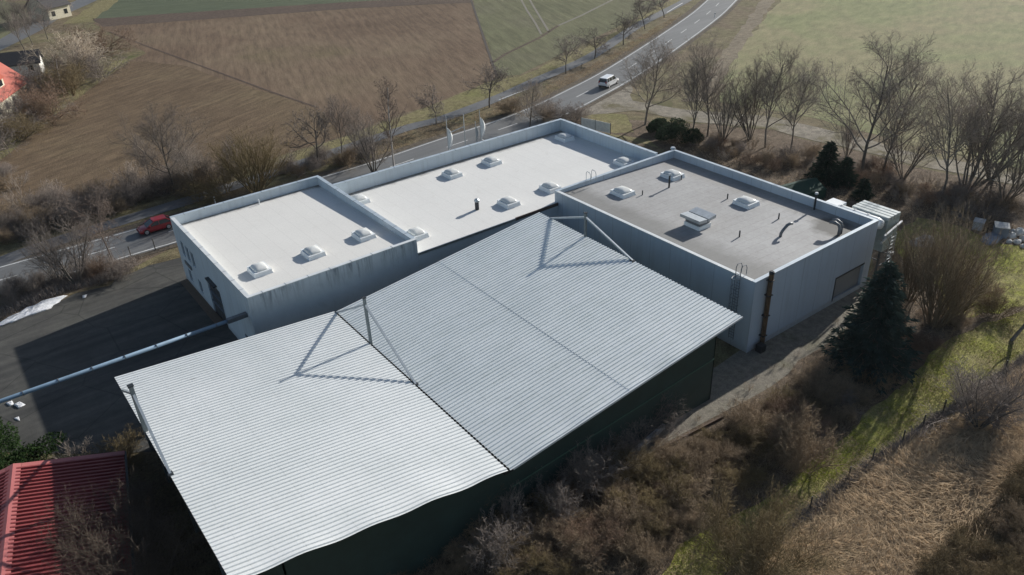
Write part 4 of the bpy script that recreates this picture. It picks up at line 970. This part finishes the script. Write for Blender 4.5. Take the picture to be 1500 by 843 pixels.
tree('bush4', (150, 402), 380, 'reddish brown bush below the pale thin tree at the yard', cat='bush', wide=1.3)
tree('bush2', (165, 408), 382, 'low dark bush at the right end of the yard hedge', cat='bush', wide=1.3)
# tree row beyond the grey hall
gr = 'bare trees beyond the grey roofed hall'
for k, px, top, wd, lb in (('big1', (945, 183), 66, 1.15, 'big spreading bare tree right of the white van'), ('tall1', (1036, 200), 64, .9, 'bare tree in the row right of the big spreading tree'), ('tall2', (1012, 208), 88, .9, 'thin bare tree between the two big trees above the hall parapet'),
        ('tall2', (1095, 200), 92, 1., 'bare tree in the row above the dark hedge, before the meadow'), ('tall1', (1121, 216), 78, .95, 'tall bare tree in the row left of the V shaped tree'), ('multi2', (1098, 205), 110, .9, 'multi stemmed bare tree in the row by the lane'),
        ('big2', (1157, 222), 98, .85, 'V shaped bare tree above the grey hall parapet'), ('big2', (1262, 262), 74, 1.1, 'tallest pale trunked bare tree right of the dark evergreen'), ('tall1', (1293, 258), 92, 1., 'bare tree close right of the tallest pale trunked tree'),
        ('tall1', (1378, 292), 112, .9, 'bare tree with straight trunk left of the clump at the right edge'), ('tall2', (1420, 272), 102, 1., 'bare tree in the clump near the right edge'), ('multi2', (1412, 285), 130, 1., 'multi stemmed tree in the clump near the right edge'),
        ('multi', (1452, 262), 140, 1.2, 'dark bushy tree at the right edge beyond the lane'), ('tall2', (1490, 275), 128, 1., 'bare tree cut by the right picture edge beyond the lane'), ('multi', (1240, 235), 165, .8, 'small dark multi stemmed tree left of the tallest trunk'),
        ('multi', (1322, 262), 175, 1.1, 'low dark multi stemmed tree right of the tallest trunk'), ('multi2', (1470, 300), 190, 1., 'grey multi stemmed tree at the right edge before the lane'), ('multi', (1060, 205), 118, 1., 'dark multi stemmed tree above the hall parapet')):
    tree(k, px, top, lb, gr, wide=wd, hm=.96)
tree('fan', (1366, 478), 345, 'broad upright willow bush right of the big spruce', wide=.7)
tree('fano', (1400, 462), 398, 'smaller ochre willow bush right behind the broad willow', wide=.9)
tree('fan', (1330, 440), 352, 'grey willow bush close behind the spruce top', wide=.8)
tree('bush3', (1462, 462), 436, 'olive bush at the upper end of the grass strip', cat='bush', wide=1.3)
tree('bush1', (1172, 690), 616, 'pale bare bush beside the dark thicket edge over the grass strip', cat='bush', wide=.7)
tree('multi', (1432, 628), 556, 'dark bare thorn bush on the fence line', cat='bush', wide=1.3)
tree('multi', (1470, 602), 540, 'dark bare thorn bush on the fence line near the right edge', cat='bush', wide=1.1)
tree('bush2', (1405, 610), 565, 'low dark bush at the lower foot of the fence thorns', cat='bush', wide=1.5)
tree('bigo', (1100, 845), 762, 'round olive grey bush at the bottom left of the dry grass', cat='bush', wide=.9)
tree('busho', (172, 688), 648, 'ochre twiggy bush at the corner of the red metal roof', cat='bush', wide=.95)
tree('wisp2', (110, 672), 645, 'thin bare shrub behind the red metal roof', cat='bush', wide=1.3)
for px, top, lb in (((180, 832), 745, 'wide brown bare bush over the red metal roof'), ((212, 872), 775, 'wide brown bare bush at the shed front corner'), ((196, 800), 738, 'bare bush between red roof and shed edge')):
    tree('bigb', px, top, lb, cat='bush', wide=.85)
t = thing('tree_trunk', 'bare leaning trunk cut by the right picture edge above the grass strip', 'tree', at(1481, 500))
p = at(1481, 500); MB().path([p, p+Vector((1.2, -.35, 1.6)), p+Vector((2.6, -.8, 4.2)), p+Vector((3.6, -1., 7.))], [.16, .13, .1, .06], 8).build('trunk', m_bark, t)
MB().path([p+Vector((1.2, -.35, 1.6)), p+Vector((2.6, .3, 3.0)), p+Vector((4., .6, 5.))], [.08, .06, .03], 6).build('limb', m_bark, t)

# thickets of countable shrubs
def thicket(px, n, seed, ks, hr_, label, group, cat='shrub', mind=.7, wide=1.25):
    rn = random.Random(seed)
    for p in scatter(px, n, seed, mind): plant(rn.choice(ks), (p[0], p[1], 0), rn.uniform(*hr_), label, cat, group, wide=wide*rn.uniform(.85, 1.2))
thicket([(400, 800), (620, 745), (830, 690), (905, 690), (985, 672), (1060, 642), (1150, 590), (1205, 560), (1215, 590), (1130, 680), (1040, 745), (970, 790), (920, 850), (380, 870)], 88, 1, ('bush1', 'bush1', 'bush3', 'bush4', 'bush1', 'busho'), (.9, 1.9), 'bare brown bush in the thicket between the shed and the grass strip', 'bushes of the thicket below the shed', 'bush', 1.1, 1.35)
thicket([(640, 770), (760, 715), (850, 690), (880, 720), (800, 790), (650, 830)], 10, 2, ('multi2', 'bush2', 'fan'), (2.4, 3.6), 'taller grey twigged bush in front of the dark green shed wall', 'taller bushes at the shed wall', 'bush', 1.2, .9)
thicket([(880, 640), (925, 618), (960, 640), (915, 672)], 4, 3, ('bush2',), (2., 3.), 'dark dense bush at the shed wall beside the broken planks', 'bushes beside the planks', 'bush', .9)
thicket([(1230, 560), (1320, 530), (1290, 580), (1200, 645), (1130, 690), (1130, 650)], 15, 4, ('bush2', 'bush1'), (.9, 1.8), 'dark bare bush in the shade below the big spruce', 'bushes under the spruce', 'bush', 1., 1.2)
thicket([(1500, 700), (1600, 640), (1600, 920), (1290, 920), (1360, 840), (1420, 770)], 46, 5, ('bush3', 'bush3', 'bush1'), (.7, 1.4), 'olive brown bush of the thicket in the lower right corner', 'bushes of the lower right thicket', 'bush', .9, 1.25)
thicket([(0, 432), (60, 414), (150, 390), (160, 400), (100, 416), (0, 450)], 24, 6, ('wisp2', 'bush2', 'wisp2'), (1.3, 2.2), 'dark bare hedge bush between the snow bank and the road', 'hedge bushes along the yard', 'bush', .7, .9)
thicket([(-20, 330), (120, 300), (240, 275), (330, 262), (330, 272), (200, 304), (60, 346), (-20, 370)], 40, 7, ('bush2', 'bush1', 'multi', 'bush2'), (1.6, 3.4), 'dark bare bush of the hedge along the bike path', 'hedge bushes along the bike path', 'bush', 1.5, 1.15)
thicket([(-20, 250), (100, 290), (260, 250), (320, 262), (240, 276), (100, 302), (-20, 330)], 18, 17, ('bush1', 'bush2', 'wisp2'), (1.5, 3.0), 'brown shrub at the field side of the hedge', 'shrubs at the field side of the hedge', 'bush', 2., 1.2)
thicket([(400, 240), (470, 232), (560, 222), (570, 240), (470, 256), (410, 262)], 14, 8, ('bush2', 'wisp2', 'bush1'), (1.2, 2.4), 'low brown bush on the bank behind the white hall', 'bank bushes behind the white hall', 'bush', 1.3, 1.2)
thicket([(960, 192), (1060, 205), (1180, 232), (1330, 262), (1500, 300), (1500, 330), (1300, 290), (1180, 262), (1010, 222)], 68, 9, ('bush2', 'bush1', 'wisp2', 'bush4', 'wisp1'), (.8, 2.), 'dark bare bush in the undergrowth beyond the grey hall', 'bushes beyond the grey hall', 'bush', 1.4, 1.25)
thicket([(1300, 300), (1500, 335), (1500, 320), (1330, 280)], 9, 10, ('bush2', 'wisp2'), (1.2, 2.6), 'dark bush under the bare trees near the rubble', 'bushes near the rubble', 'bush', 1.4, 1.2)
thicket([(1310, 480), (1400, 440), (1470, 420), (1480, 455), (1400, 490), (1335, 540)], 16, 11, ('bush1', 'wisp1', 'bush4'), (.7, 1.5), 'brown bush between the willow and the grass strip', 'bushes by the willow', 'bush', .9, 1.2)
thicket([(1040, 590), (1150, 520), (1225, 470), (1230, 500), (1150, 560), (1060, 615), (990, 655)], 12, 12, ('wisp1', 'wisp2'), (.3, .7), 'low brown shrub along the edge of the gravel path', 'shrubs along the gravel path', 'shrub', .6, 1.2)
# village gardens, top left
tree('birch', (92, 138), 82, 'white stemmed birch by the red roofed house', wide=1.6)
tree('bushp', (118, 108), 54, 'big pale dried bush at the field edge by the village', cat='bush', wide=1.35)
tree('bush4', (140, 80), 42, 'dark reddish bush behind the pale dried bush', cat='bush', wide=1.5)
tree('bush2', (152, 112), 72, 'dark purple grey bush right of the pale dried bush', cat='bush', wide=1.3)
tree('bush3', (105, 140), 96, 'dark green grey bush right of the white stemmed birch', cat='bush', wide=1.3)
tree('bush2', (78, 140), 95, 'dark bush left of the white stemmed birch', cat='bush', wide=1.2)
tree('bush4', (75, 172), 128, 'reddish bush below the white stemmed birch', cat='bush', wide=1.3)
tree('bush2', (45, 185), 140, 'dark bush in front of the red roofed house', cat='bush', wide=1.3)
tree('bush1', (52, 178), 150, 'brown bush beside the red roofed house wall', cat='bush', wide=1.3)
tree('bush2', (10, 215), 168, 'dark bush lowest of the village hedge at the left edge', cat='bush', wide=1.5)
tree('bush3', (28, 205), 172, 'greenish bush second lowest of the village hedge', cat='bush', wide=1.3)
for k, px, top, lb in (('big2', (70, 58), 12, 'bare tree by the village street, right one of three'), ('tall2', (48, 66), 18, 'bare tree by the village street, middle one of three'), ('tall2', (36, 74), 22, 'bare tree by the village street, left one of three'), ('multi', (20, 40), 2, 'dark bare tree at the far left top corner'), ('multi', (45, 38), -4, 'dark bare tree above the village street trees')):
    tree(k, px, top, lb, wide=1.15)

# conifers and evergreens: sprays of needles on whorled branches
def sprays(P, D, Ln, Wd, rs, kq=1):
    """one thin two-triangle spray per point"""
    n = len(P); N = rs.normal(size=(n, 3)); N = np.cross(D, N); N /= np.linalg.norm(N, axis=1)[:, None]+1e-9
    a = P-N*Wd[:, None]/2; b = P+N*Wd[:, None]/2; c = P+D*Ln[:, None]
    V = np.stack([a, b, c], 1).reshape(-1, 3); F = np.arange(n*3).reshape(-1, 3); return V, F
def spruce(pos, H, R0, label, mat, seed, fat=1.):
    rs = np.random.RandomState(seed); t = thing('spruce_tree', label, 'tree', pos)
    MB().path([(0, 0, -.1), (0, 0, H*.5), (0, 0, H*.97)], [.2, .12, .02], 8).build('trunk', m_bark, t, local=True)
    P = []; D = []; L = []; z = .5
    BR = MB()
    while z < H*.985:
        f = z/H; rad = R0*(1-f)**.82*rs.uniform(.74, 1.14)+.12; nb = int(8+8*(1-f)); az0 = rs.uniform(0, 6.28)
        for k in range(nb):
            az = az0+6.2832*k/nb+rs.normal()*.15; ln = rad*rs.uniform(.6, 1.2); dr = np.array([math.cos(az), math.sin(az), 0])
            m = max(5, int(ln*13*fat)); s_ = rs.uniform(.12, 1, m); droop = -.28*(1-f)*s_**1.4*ln+.1*s_**3*ln
            side = np.array([-dr[1], dr[0], 0]); lat = rs.normal(size=m)*.17*ln*(1.1-s_)+rs.normal(size=m)*.05
            p = dr*(s_*ln)[:, None]+side*lat[:, None]; p[:, 2] = z+droop+rs.normal(size=m)*.05; P.append(p)
            d = dr*.8+side*(np.sign(lat)*.55)[:, None]+rs.normal(size=(m, 3))*.22; d[:, 2] -= .15; D.append(d); L.append(np.full(m, .48))
            BR.path([(0, 0, z), tuple(dr*ln*.5+np.array([0, 0, z-.06*ln])), tuple(dr*ln*.95+np.array([0, 0, z-.2*(1-f)*ln]))], [.025, .018, .006], 3, False)
        z += .2+.16*(1-f)
    P = np.concatenate(P); D = np.concatenate(D); D /= np.linalg.norm(D, axis=1)[:, None]; L = np.concatenate(L)*rs.uniform(.6, 1.2, len(P))
    V, F = sprays(P, D, L, L*.42, rs); V2, F2 = sprays(P, D, L, L*.42, np.random.RandomState(seed+1))
    fast('crown', np.concatenate([V, V2]), np.concatenate([F, F2+len(V)]), mat, t); BR.build('branches', m_twigd, t, local=True)
    return t
def evergreen(pos, W, D_, H, label, cat, mat, seed, n=4200, leaf=.16, name='evergreen_bush'):
    rs = np.random.RandomState(seed); t = thing(name, label, cat, pos)
    lob = [(rs.uniform(-.5, .5)*W, rs.uniform(-.5, .5)*D_, H*rs.uniform(.3, .72), rs.uniform(.28, .42)) for _ in range(9)]
    P = []
    for x, y, z, r in lob:
        m = n//9; v = rs.normal(size=(m, 3)); v /= np.linalg.norm(v, axis=1)[:, None]; v *= (rs.uniform(.55, 1.05, m)**.5)[:, None]
        P.append(np.array([x, y, z])+v*np.array([W*r, D_*r, H*r]))
    P = np.concatenate(P); P = P[P[:, 2] > .02]; Dd = rs.normal(size=P.shape); Dd[:, 2] += .3; Dd /= np.linalg.norm(Dd, axis=1)[:, None]
    L = rs.uniform(.7, 1.4, len(P))*leaf; V, F = sprays(P, Dd, L, L*.6, rs); fast('crown', V, F, mat, t)
    MB().path([(0, 0, -.1), (0, 0, H*.6)], [.09, .03], 6).build('trunk', m_bark, t, local=True); return t
p = at(1270, 540); hh = height(p, 384)
spruce((p.x, p.y, 0), hh, 3.9, 'tall dark blue green spruce beside the path at the grey hall', m_needle, 3)
p = at(1208, 268); spruce((p.x, p.y, 0), height(p, 207), 2.3, 'dark evergreen tree beyond the far corner of the grey hall', m_needle2, 4)
p = at(1235, 272); spruce((p.x, p.y, 0), height(p, 232), 1.8, 'smaller dark evergreen right of the other evergreen beyond the hall', m_needle2, 5)
p = at(1262, 292); spruce((p.x, p.y, 0), height(p, 262), 1.2, 'smallest dark evergreen behind the extraction unit', m_needle2, 6)
for px, wd, h_, lb in (((985, 205), 4, 2.6, 'dark ivy covered bush above the corner of the grey hall'), ((962, 196), 2.6, 2., 'dark evergreen bush left of the ivy covered bush'), ((1010, 211), 2.6, 1.9, 'dark evergreen bush right of the ivy covered bush')):
    p = at(*px); evergreen((p.x, p.y, 0), wd, wd*.8, h_, lb, 'bush', m_ivy, int(wd*10), 4200, .26)
p = at(-6, 672); evergreen((p.x, p.y, 0), 2.6, 6, 2.6, 'green laurel hedge at the left picture edge over the yard', 'hedge', m_laurel, 7, 6000, .17, 'laurel_hedge')
p = at(55, 682); evergreen((p.x, p.y, 0), 3.4, 1.6, 1.7, 'green laurel bush behind the ridge of the red metal roof', 'bush', m_laurel, 8, 4200, .16, 'laurel_bush')

# ground cover nobody could count
def cover(name, px, n, seed, mat, lmin, lmax, wd, flat, dirv=None, patchy=0., z0=.02, bend=.35):
    rs = np.random.RandomState(seed); poly = np.array([(q.x, q.y) for q in (at(x, y) for x, y in px)]); lo, hi = poly.min(0), poly.max(0); pts = []
    while sum(map(len, pts)) < n:
        q = lo+(hi-lo)*rs.rand(n*2, 2); ins = np.zeros(len(q), bool); j = len(poly)-1
        for i in range(len(poly)):
            a, b = poly[i], poly[j]; c = ((a[1] > q[:, 1]) != (b[1] > q[:, 1])) & (q[:, 0] < (b[0]-a[0])*(q[:, 1]-a[1])/(b[1]-a[1]+1e-12)+a[0]); ins ^= c; j = i
        if patchy:
            f = np.sin(q[:, 0]*.9+1.3*np.sin(q[:, 1]*.6))*np.sin(q[:, 1]*1.1+1.7*np.sin(q[:, 0]*.5+1)); ins &= rs.rand(len(q)) < np.clip(.5+f*patchy, .05, 1)
        pts.append(q[ins])
    q = np.concatenate(pts)[:n]; P = np.c_[q, np.full(n, z0)]
    az = rs.uniform(0, 6.28, n)
    if dirv is not None: az = dirv(q)+rs.normal(size=n)*.7
    el = flat+rs.normal(size=n)*.22; el = np.clip(el, .05, 1.5)
    D = np.c_[np.cos(az)*np.cos(el), np.sin(az)*np.cos(el), np.sin(el)]; L = rs.uniform(lmin, lmax, n)
    N = np.c_[-np.sin(az), np.cos(az), rs.normal(size=n)*.3]; N /= np.linalg.norm(N, axis=1)[:, None]
    mid = P+D*(L*.55)[:, None]; tip = mid+D*(L*.45)[:, None]; tip[:, 2] -= bend*L*.4; tip[:, 2] = np.maximum(tip[:, 2], .03)
    V = np.stack([P-N*wd/2, P+N*wd/2, mid+N*wd*.4, mid-N*wd*.4, tip], 1).reshape(-1, 3); o = (np.arange(n)*5)[:, None]
    F = np.stack([o+[0, 1, 2], o+[0, 2, 3], o+[3, 2, 4]], 1).reshape(-1, 3)
    return kind(fast(name, V, F, mat), 'stuff')
DRY = [(1040, 862), (1175, 760), (1242, 711), (1351, 633), (1500, 540), (1560, 500), (1560, 860), (1300, 900)]
cover('dry_grass_mat', DRY, 24000, 1, m_straw, .7, 1.7, .045, .16, lambda q: 1.1+1.6*np.sin(q[:, 0]*.28+.6*np.sin(q[:, 1]*.45))+.8*np.sin(q[:, 1]*.5), .35)
cover('grass_tufts', [(960, 860), (1000, 800), (1130, 722), (1220, 650), (1300, 585), (1400, 492), (1600, 420), (1600, 470), (1500, 533), (1351, 626), (1175, 754), (1040, 860)], 15000, 2, m_blade, .08, .22, .03, .7, None, .45)
cover('dead_grass', [(960, 860), (1000, 800), (1130, 722), (1220, 650), (1300, 585), (1400, 492), (1600, 420), (1600, 470), (1500, 533), (1351, 626), (1175, 754), (1040, 860)], 6000, 3, m_straw, .12, .35, .03, .5, None, .5)
SOUTH = [(390, 800), (830, 695), (905, 692), (985, 660), (1060, 625), (1225, 510), (1335, 520), (1300, 580), (1220, 648), (1130, 720), (1000, 798), (950, 870), (380, 880)]
cover('undergrowth', SOUTH, 22000, 4, m_brush, .2, .8, .022, .95, None, .3)
cover('dead_undergrowth', SOUTH, 9000, 5, m_straw, .2, .7, .022, .8, None, .4)
EAST = [(960, 205), (1180, 245), (1500, 290), (1560, 330), (1480, 440), (1340, 520), (1300, 420), (1290, 330), (1150, 275)]
cover('undergrowth', EAST, 9000, 6, m_brush, .15, .6, .03, .8, None, .4)
cover('dead_undergrowth', EAST, 8000, 7, m_straw, .2, .6, .035, .5, None, .4)
cover('undergrowth', [(1400, 780), (1600, 640), (1600, 920), (1290, 920)], 20000, 8, m_olive, .3, 1., .02, 1.1, None, .2)
cover('undergrowth', [(0, 432), (150, 388), (210, 378), (170, 410), (100, 428), (0, 468)], 7000, 9, m_twigd, .3, 1.1, .025, 1., None, .3)
cover('bank_grass', [(430, 246), (600, 192), (735, 150), (860, 100), (960, 40), (1000, 20), (985, 35), (900, 92), (830, 128), (753, 163), (640, 200), (515, 240)], 14000, 10, m_straw, .15, .45, .035, .6, None, .4)
cover('undergrowth', [(60, 690), (190, 668), (240, 690), (330, 850), (300, 900), (150, 900)], 8000, 11, m_brush, .2, .9, .02, .9, None, .3)

# ------------------------------------------------------------------ village at the top left
m_tile = red('clay tile roof', (.36, .09, .06), (.45, .12, .08)); m_render = plain('cream render', (.6, .55, .42), .85); m_slate = plain('dark roof', (.05, .045, .045), .7); m_rendw = plain('white render', (.68, .67, .63), .85)
def house(label, e0, e1, depth, he, hr_, mroof, mwall, dormer=False, over=.4):
    """eave runs e0 -> e1 towards the viewer's side, the house lies behind it"""
    e0 = Vector((e0.x, e0.y, 0)); e1 = Vector((e1.x, e1.y, 0)); d = (e1-e0); L = d.length; d.normalize(); rz = math.atan2(d.y, d.x)
    t = thing('house', label, 'house', e0, rz)
    mb = MB(); mb.add([(over, over, 0), (L-over, over, 0), (L-over, depth-over, 0), (over, depth-over, 0), (over, over, he), (L-over, over, he), (L-over, depth-over, he), (over, depth-over, he), (over, depth/2, hr_-.3), (L-over, depth/2, hr_-.3)],
                      [(0, 1, 5, 4), (2, 3, 7, 6), (1, 2, 6, 9, 5), (3, 0, 4, 8, 7)]); wl = mb.build('wall', mwall, t, local=True)
    for y0, s_ in ((0, 1), (depth, -1)):
        mb = MB(); q = [(0, y0, he-.1), (L, y0, he-.1), (L, depth/2, hr_), (0, depth/2, hr_)]
        mb.add(q+[(x, y, z-.18) for x, y, z in q], [(0, 1, 2, 3), (7, 6, 5, 4), (0, 4, 5, 1), (1, 5, 6, 2), (3, 2, 6, 7), (0, 3, 7, 4)] if s_ > 0 else [(3, 2, 1, 0), (4, 5, 6, 7), (1, 5, 4, 0), (2, 6, 5, 1), (7, 6, 2, 3), (4, 7, 3, 0)]); mb.build('roof', mroof, t, local=True)
    n = max(2, int(L/3))
    for i in range(n):
        x = L*(i+.5)/n; MB().box(x-.5, over-.04, .9, x+.5, over+.02, 2.1).build('window', m_glass, t, local=True)
    if dormer:
        sl_ = (hr_-he)/(depth/2); x = L*.55
        y0 = depth*.14; zb = he+sl_*y0; mb = MB()
        mb.box(x-1.3, y0, zb-.4, x+1.3, y0+2.4, zb+1.35); dm = mb.build('dormer', mwall, t, local=True)
        mb = MB(); mb.add([(x-1.7, y0-.3, zb+1.2), (x, y0-.3, zb+2.3), (x+1.7, y0-.3, zb+1.2), (x-1.7, y0+3.6, zb+1.2), (x, y0+3.6, zb+2.3), (x+1.7, y0+3.6, zb+1.2)], [(0, 1, 4, 3), (1, 2, 5, 4), (0, 2, 1), (3, 4, 5), (0, 3, 5, 2)]); mb.build('dormer_roof', mroof, dm, local=True)
        MB().box(x-.7, y0-.03, zb+.1, x+.7, y0+.02, zb+1.1).build('window', m_glass, dm, local=True)
        MB().box(L*.3, depth*.5-.3, hr_-.5, L*.3+.6, depth*.5+.3, hr_+.9).build('chimney', plain('brick chimney', (.3, .12, .09), .9), t, local=True)
    return t
p1 = at(44, 117, 3.); p0 = at(0, 149, 3.); d = (p1-p0).normalized(); house('red tiled house with a dormer at the left edge by the field', p0-d*5, p1, 9.5, 3., 7.2, m_tile, m_render, True)
q1 = at(59, 91, 2.6); q0 = at(-10, 99, 2.6); house('long dark roofed shed with a white gable behind the red tiled house', q0, q1, 5.5, 2.6, 4.6, m_slate, m_rendw)
r1 = at(104, 6, 3.); r0 = at(68, 14, 3.); house('cream walled house cut by the top edge at the village street', r0, r1, 9, 3.2, 6.5, m_slate, m_render)
v = at(80, 14); car('dark parked car in front of the cream walled house at the top edge', (v.x, v.y, .06), R(30), 4.3, 1.75, 1.5, (.02, .02, .022), False)
tree('bushp', (95, 14), 3, 'pale dry bush right of the dark parked car at the top', cat='bush', wide=1.2)

# ------------------------------------------------------------------ rubble, planks and things left lying about
m_conc = plain('weathered concrete', (.34, .34, .33), .85, 0, .25, 3.); m_plank = plain('weathered plank', (.36, .27, .165), .8, 0, .3, 2.); m_stone = plain('pale stone', (.5, .49, .46), .85, 0, .2, 3.); m_tarp = plain('grey blue tarpaulin', (.16, .19, .23), .5)
def block(name, label, cat, px, sx, sy, sz, rz, mat, top=None):
    p = at(*px); t = thing(name, label, cat, (p.x, p.y, 0), rz); b = .05
    mb = MB(); mb.loft([[(-sx/2, -sy/2, 0), (sx/2, -sy/2, 0), (sx/2, sy/2, 0), (-sx/2, sy/2, 0)], [(-sx/2, -sy/2, sz-b), (sx/2, -sy/2, sz-b), (sx/2, sy/2, sz-b), (-sx/2, sy/2, sz-b)], [(-sx/2+b, -sy/2+b, sz), (sx/2-b, -sy/2+b, sz), (sx/2-b, sy/2-b, sz), (-sx/2+b, sy/2-b, sz)]]); mb.build('body', mat, t, local=True)
    mb = MB(); mb.box(-sx/2-.05, -sy/2-.05, sz+.004, sx/2+.05, sy/2+.05, sz+.07); mb.build('lid', top or mat, t, local=True)
    return t
block('crate', 'plain grey concrete box left of the pale topped crate by the rubble', 'box', (1432, 335), 1.2, 1.0, .9, .3, m_conc)
block('crate', 'blue grey crate with a pale lid beside the white stones', 'box', (1464, 345), 1.5, 1.3, 1.15, .5, m_tarp, m_stone)
def lump(name, label, cat, px, rx, ry, rzh, mat, seed, group=None):
    p = at(*px); rn = random.Random(seed); rings = []; n = 11; base = [rn.uniform(.75, 1.2) for _ in range(n)]
    for z, k in ((-.1, 1.), (.35, .95), (.75, .7), (1., .25)): rings.append([(p.x+rx*k*base[i]*math.cos(6.283*i/n)*rn.uniform(.9, 1.1), p.y+ry*k*base[i]*math.sin(6.283*i/n)*rn.uniform(.9, 1.1), z*rzh*rn.uniform(.85, 1.1)) for i in range(n)])
    o = MB().loft(rings).build(name, mat, origin=(p.x, p.y, 0)); return tag(o, label, cat, group)
lump('tarp_heap', 'slumped grey blue tarpaulin heap below the pale lidded crate', 'heap', (1452, 352), 1.6, 1., .55, m_tarp, 1)
lump('soil_heap', 'low grey heap on the mossy lawn left of the rubble', 'heap', (1351, 356), 1.5, 1.1, .6, m_conc, 2)
for k, (px, r_) in enumerate((((1482, 347), .6), ((1494, 342), .75), ((1490, 356), .5), ((1478, 355), .4), ((1503, 352), .7), ((1484, 340), .4), ((1499, 362), .45))):
    lump('boulder', 'pale stone in the rubble pile at the right picture edge', 'stone', px, r_, r_*.8, r_*.8, m_stone, 20+k, 'stones of the rubble pile')
for k, (a_, b_, lb) in enumerate((((1393, 314), (1410, 320), 'dark plank lying left of the grey concrete box, upper one'), ((1402, 321), (1422, 325), 'dark plank lying left of the grey concrete box, lower one'))):
    a, b = at(*a_), at(*b_); a.z = b.z = .2; tag(MB().bar(a, b, .5, .35).build('plank', m_bark, origin=a), lb, 'plank')
def plank(pa, pb, za, zb, wd, label, mat=m_plank):
    a, b = at(*pa, za), at(*pb, zb); o = MB().bar(a, b, wd, .06).build('plank', mat, origin=a); return tag(o, label, 'plank')
plank((816, 714), (903, 657), .35, .45, .22, 'long grey plank lying along the shed wall, lowest of the broken boards')
plank((856, 680), (893, 659), .6, .75, .3, 'tan broken board resting above the long plank')
plank((880, 663), (902, 644), .8, .95, .75, 'wide tan board at the upper end of the broken planks')
plank((838, 694), (852, 685), .45, .55, .25, 'short light board fragment at the middle of the long plank')
k0, k1 = at(904, 688), at(972, 628); k0.z = k1.z = .2; tag(MB().bar(k0, k1, .25, .5).build('low_wall', m_conc, origin=(k0.x, k0.y, 0)), 'low concrete kerb wall along the edge of the gravel path', 'kerb')
k0, k1 = at(905, 692), at(1060, 612); k0.z = k1.z = .1; tag(MB().bar(k0, k1, .12, .24).build('edging_board', plain('rotten board', (.1, .065, .045), .9), origin=(k0.x, k0.y, 0)), 'brown edging board between the gravel path and the thicket', 'board')
lump('rubbish_bag', 'crumpled white rubbish bag in the thicket below the gravel path', 'rubbish', (918, 706), .3, .25, .35, m_white, 40)
g0 = at(1168, 290); t = thing('tarpaulin_shelter', 'low green tarpaulin shelter behind the grey hall beside the dark evergreen', 'shelter', (g0.x, g0.y, 0), R(-10))
mb = MB(); a_, b_, h_ = 2.6, 1.8, 2.
mb.add([(-a_, -b_, 0), (a_, -b_, 0), (a_, b_, 0), (-a_, b_, 0), (-a_, -b_, 1.2), (a_, -b_, 1.2), (a_, b_, 1.2), (-a_, b_, 1.2), (-a_, 0, h_), (a_, 0, h_)], [(0, 1, 5, 4), (2, 3, 7, 6), (1, 2, 6, 9, 5), (3, 0, 4, 8, 7), (4, 5, 9, 8), (6, 7, 8, 9)]); mb.build('cover', plain('green tarpaulin', (.012, .045, .03), .9), t, local=True)
for x in (-a_, a_): MB().bar((x, -b_-.04, 0), (x, -b_-.04, 1.25), .06, .06).build('post', m_dark, t, local=True)



cover('bank_shade_twigs', [(1092, 818), (1178, 750), (1236, 704), (1277, 672), (1321, 645), (1351, 622), (1425, 573), (1530, 502), (1534, 510), (1430, 582), (1353, 633), (1323, 656), (1280, 684), (1240, 716), (1184, 762), (1096, 830)], 9000, 12, m_twigd, .25, .7, .03, .9, None, .15)  # dark twigs added in place of the shaded bank face along the fence

# ------------------------------------------------------------------ air
hz = bpy.data.materials.new('hazy air'); hz.use_nodes = True; t_ = hz.node_tree; t_.nodes.clear()
out = t_.nodes.new('ShaderNodeOutputMaterial'); pv = t_.nodes.new('ShaderNodeVolumePrincipled'); pv.inputs['Color'].default_value = (.95, .97, 1, 1)
pv.inputs['Density'].default_value = .00006; pv.inputs['Anisotropy'].default_value = .2; t_.links.new(pv.outputs[0], out.inputs['Volume'])
kind(MB().box(-900, -900, -1, 1500, 1500, 60).build('haze', hz), 'stuff')
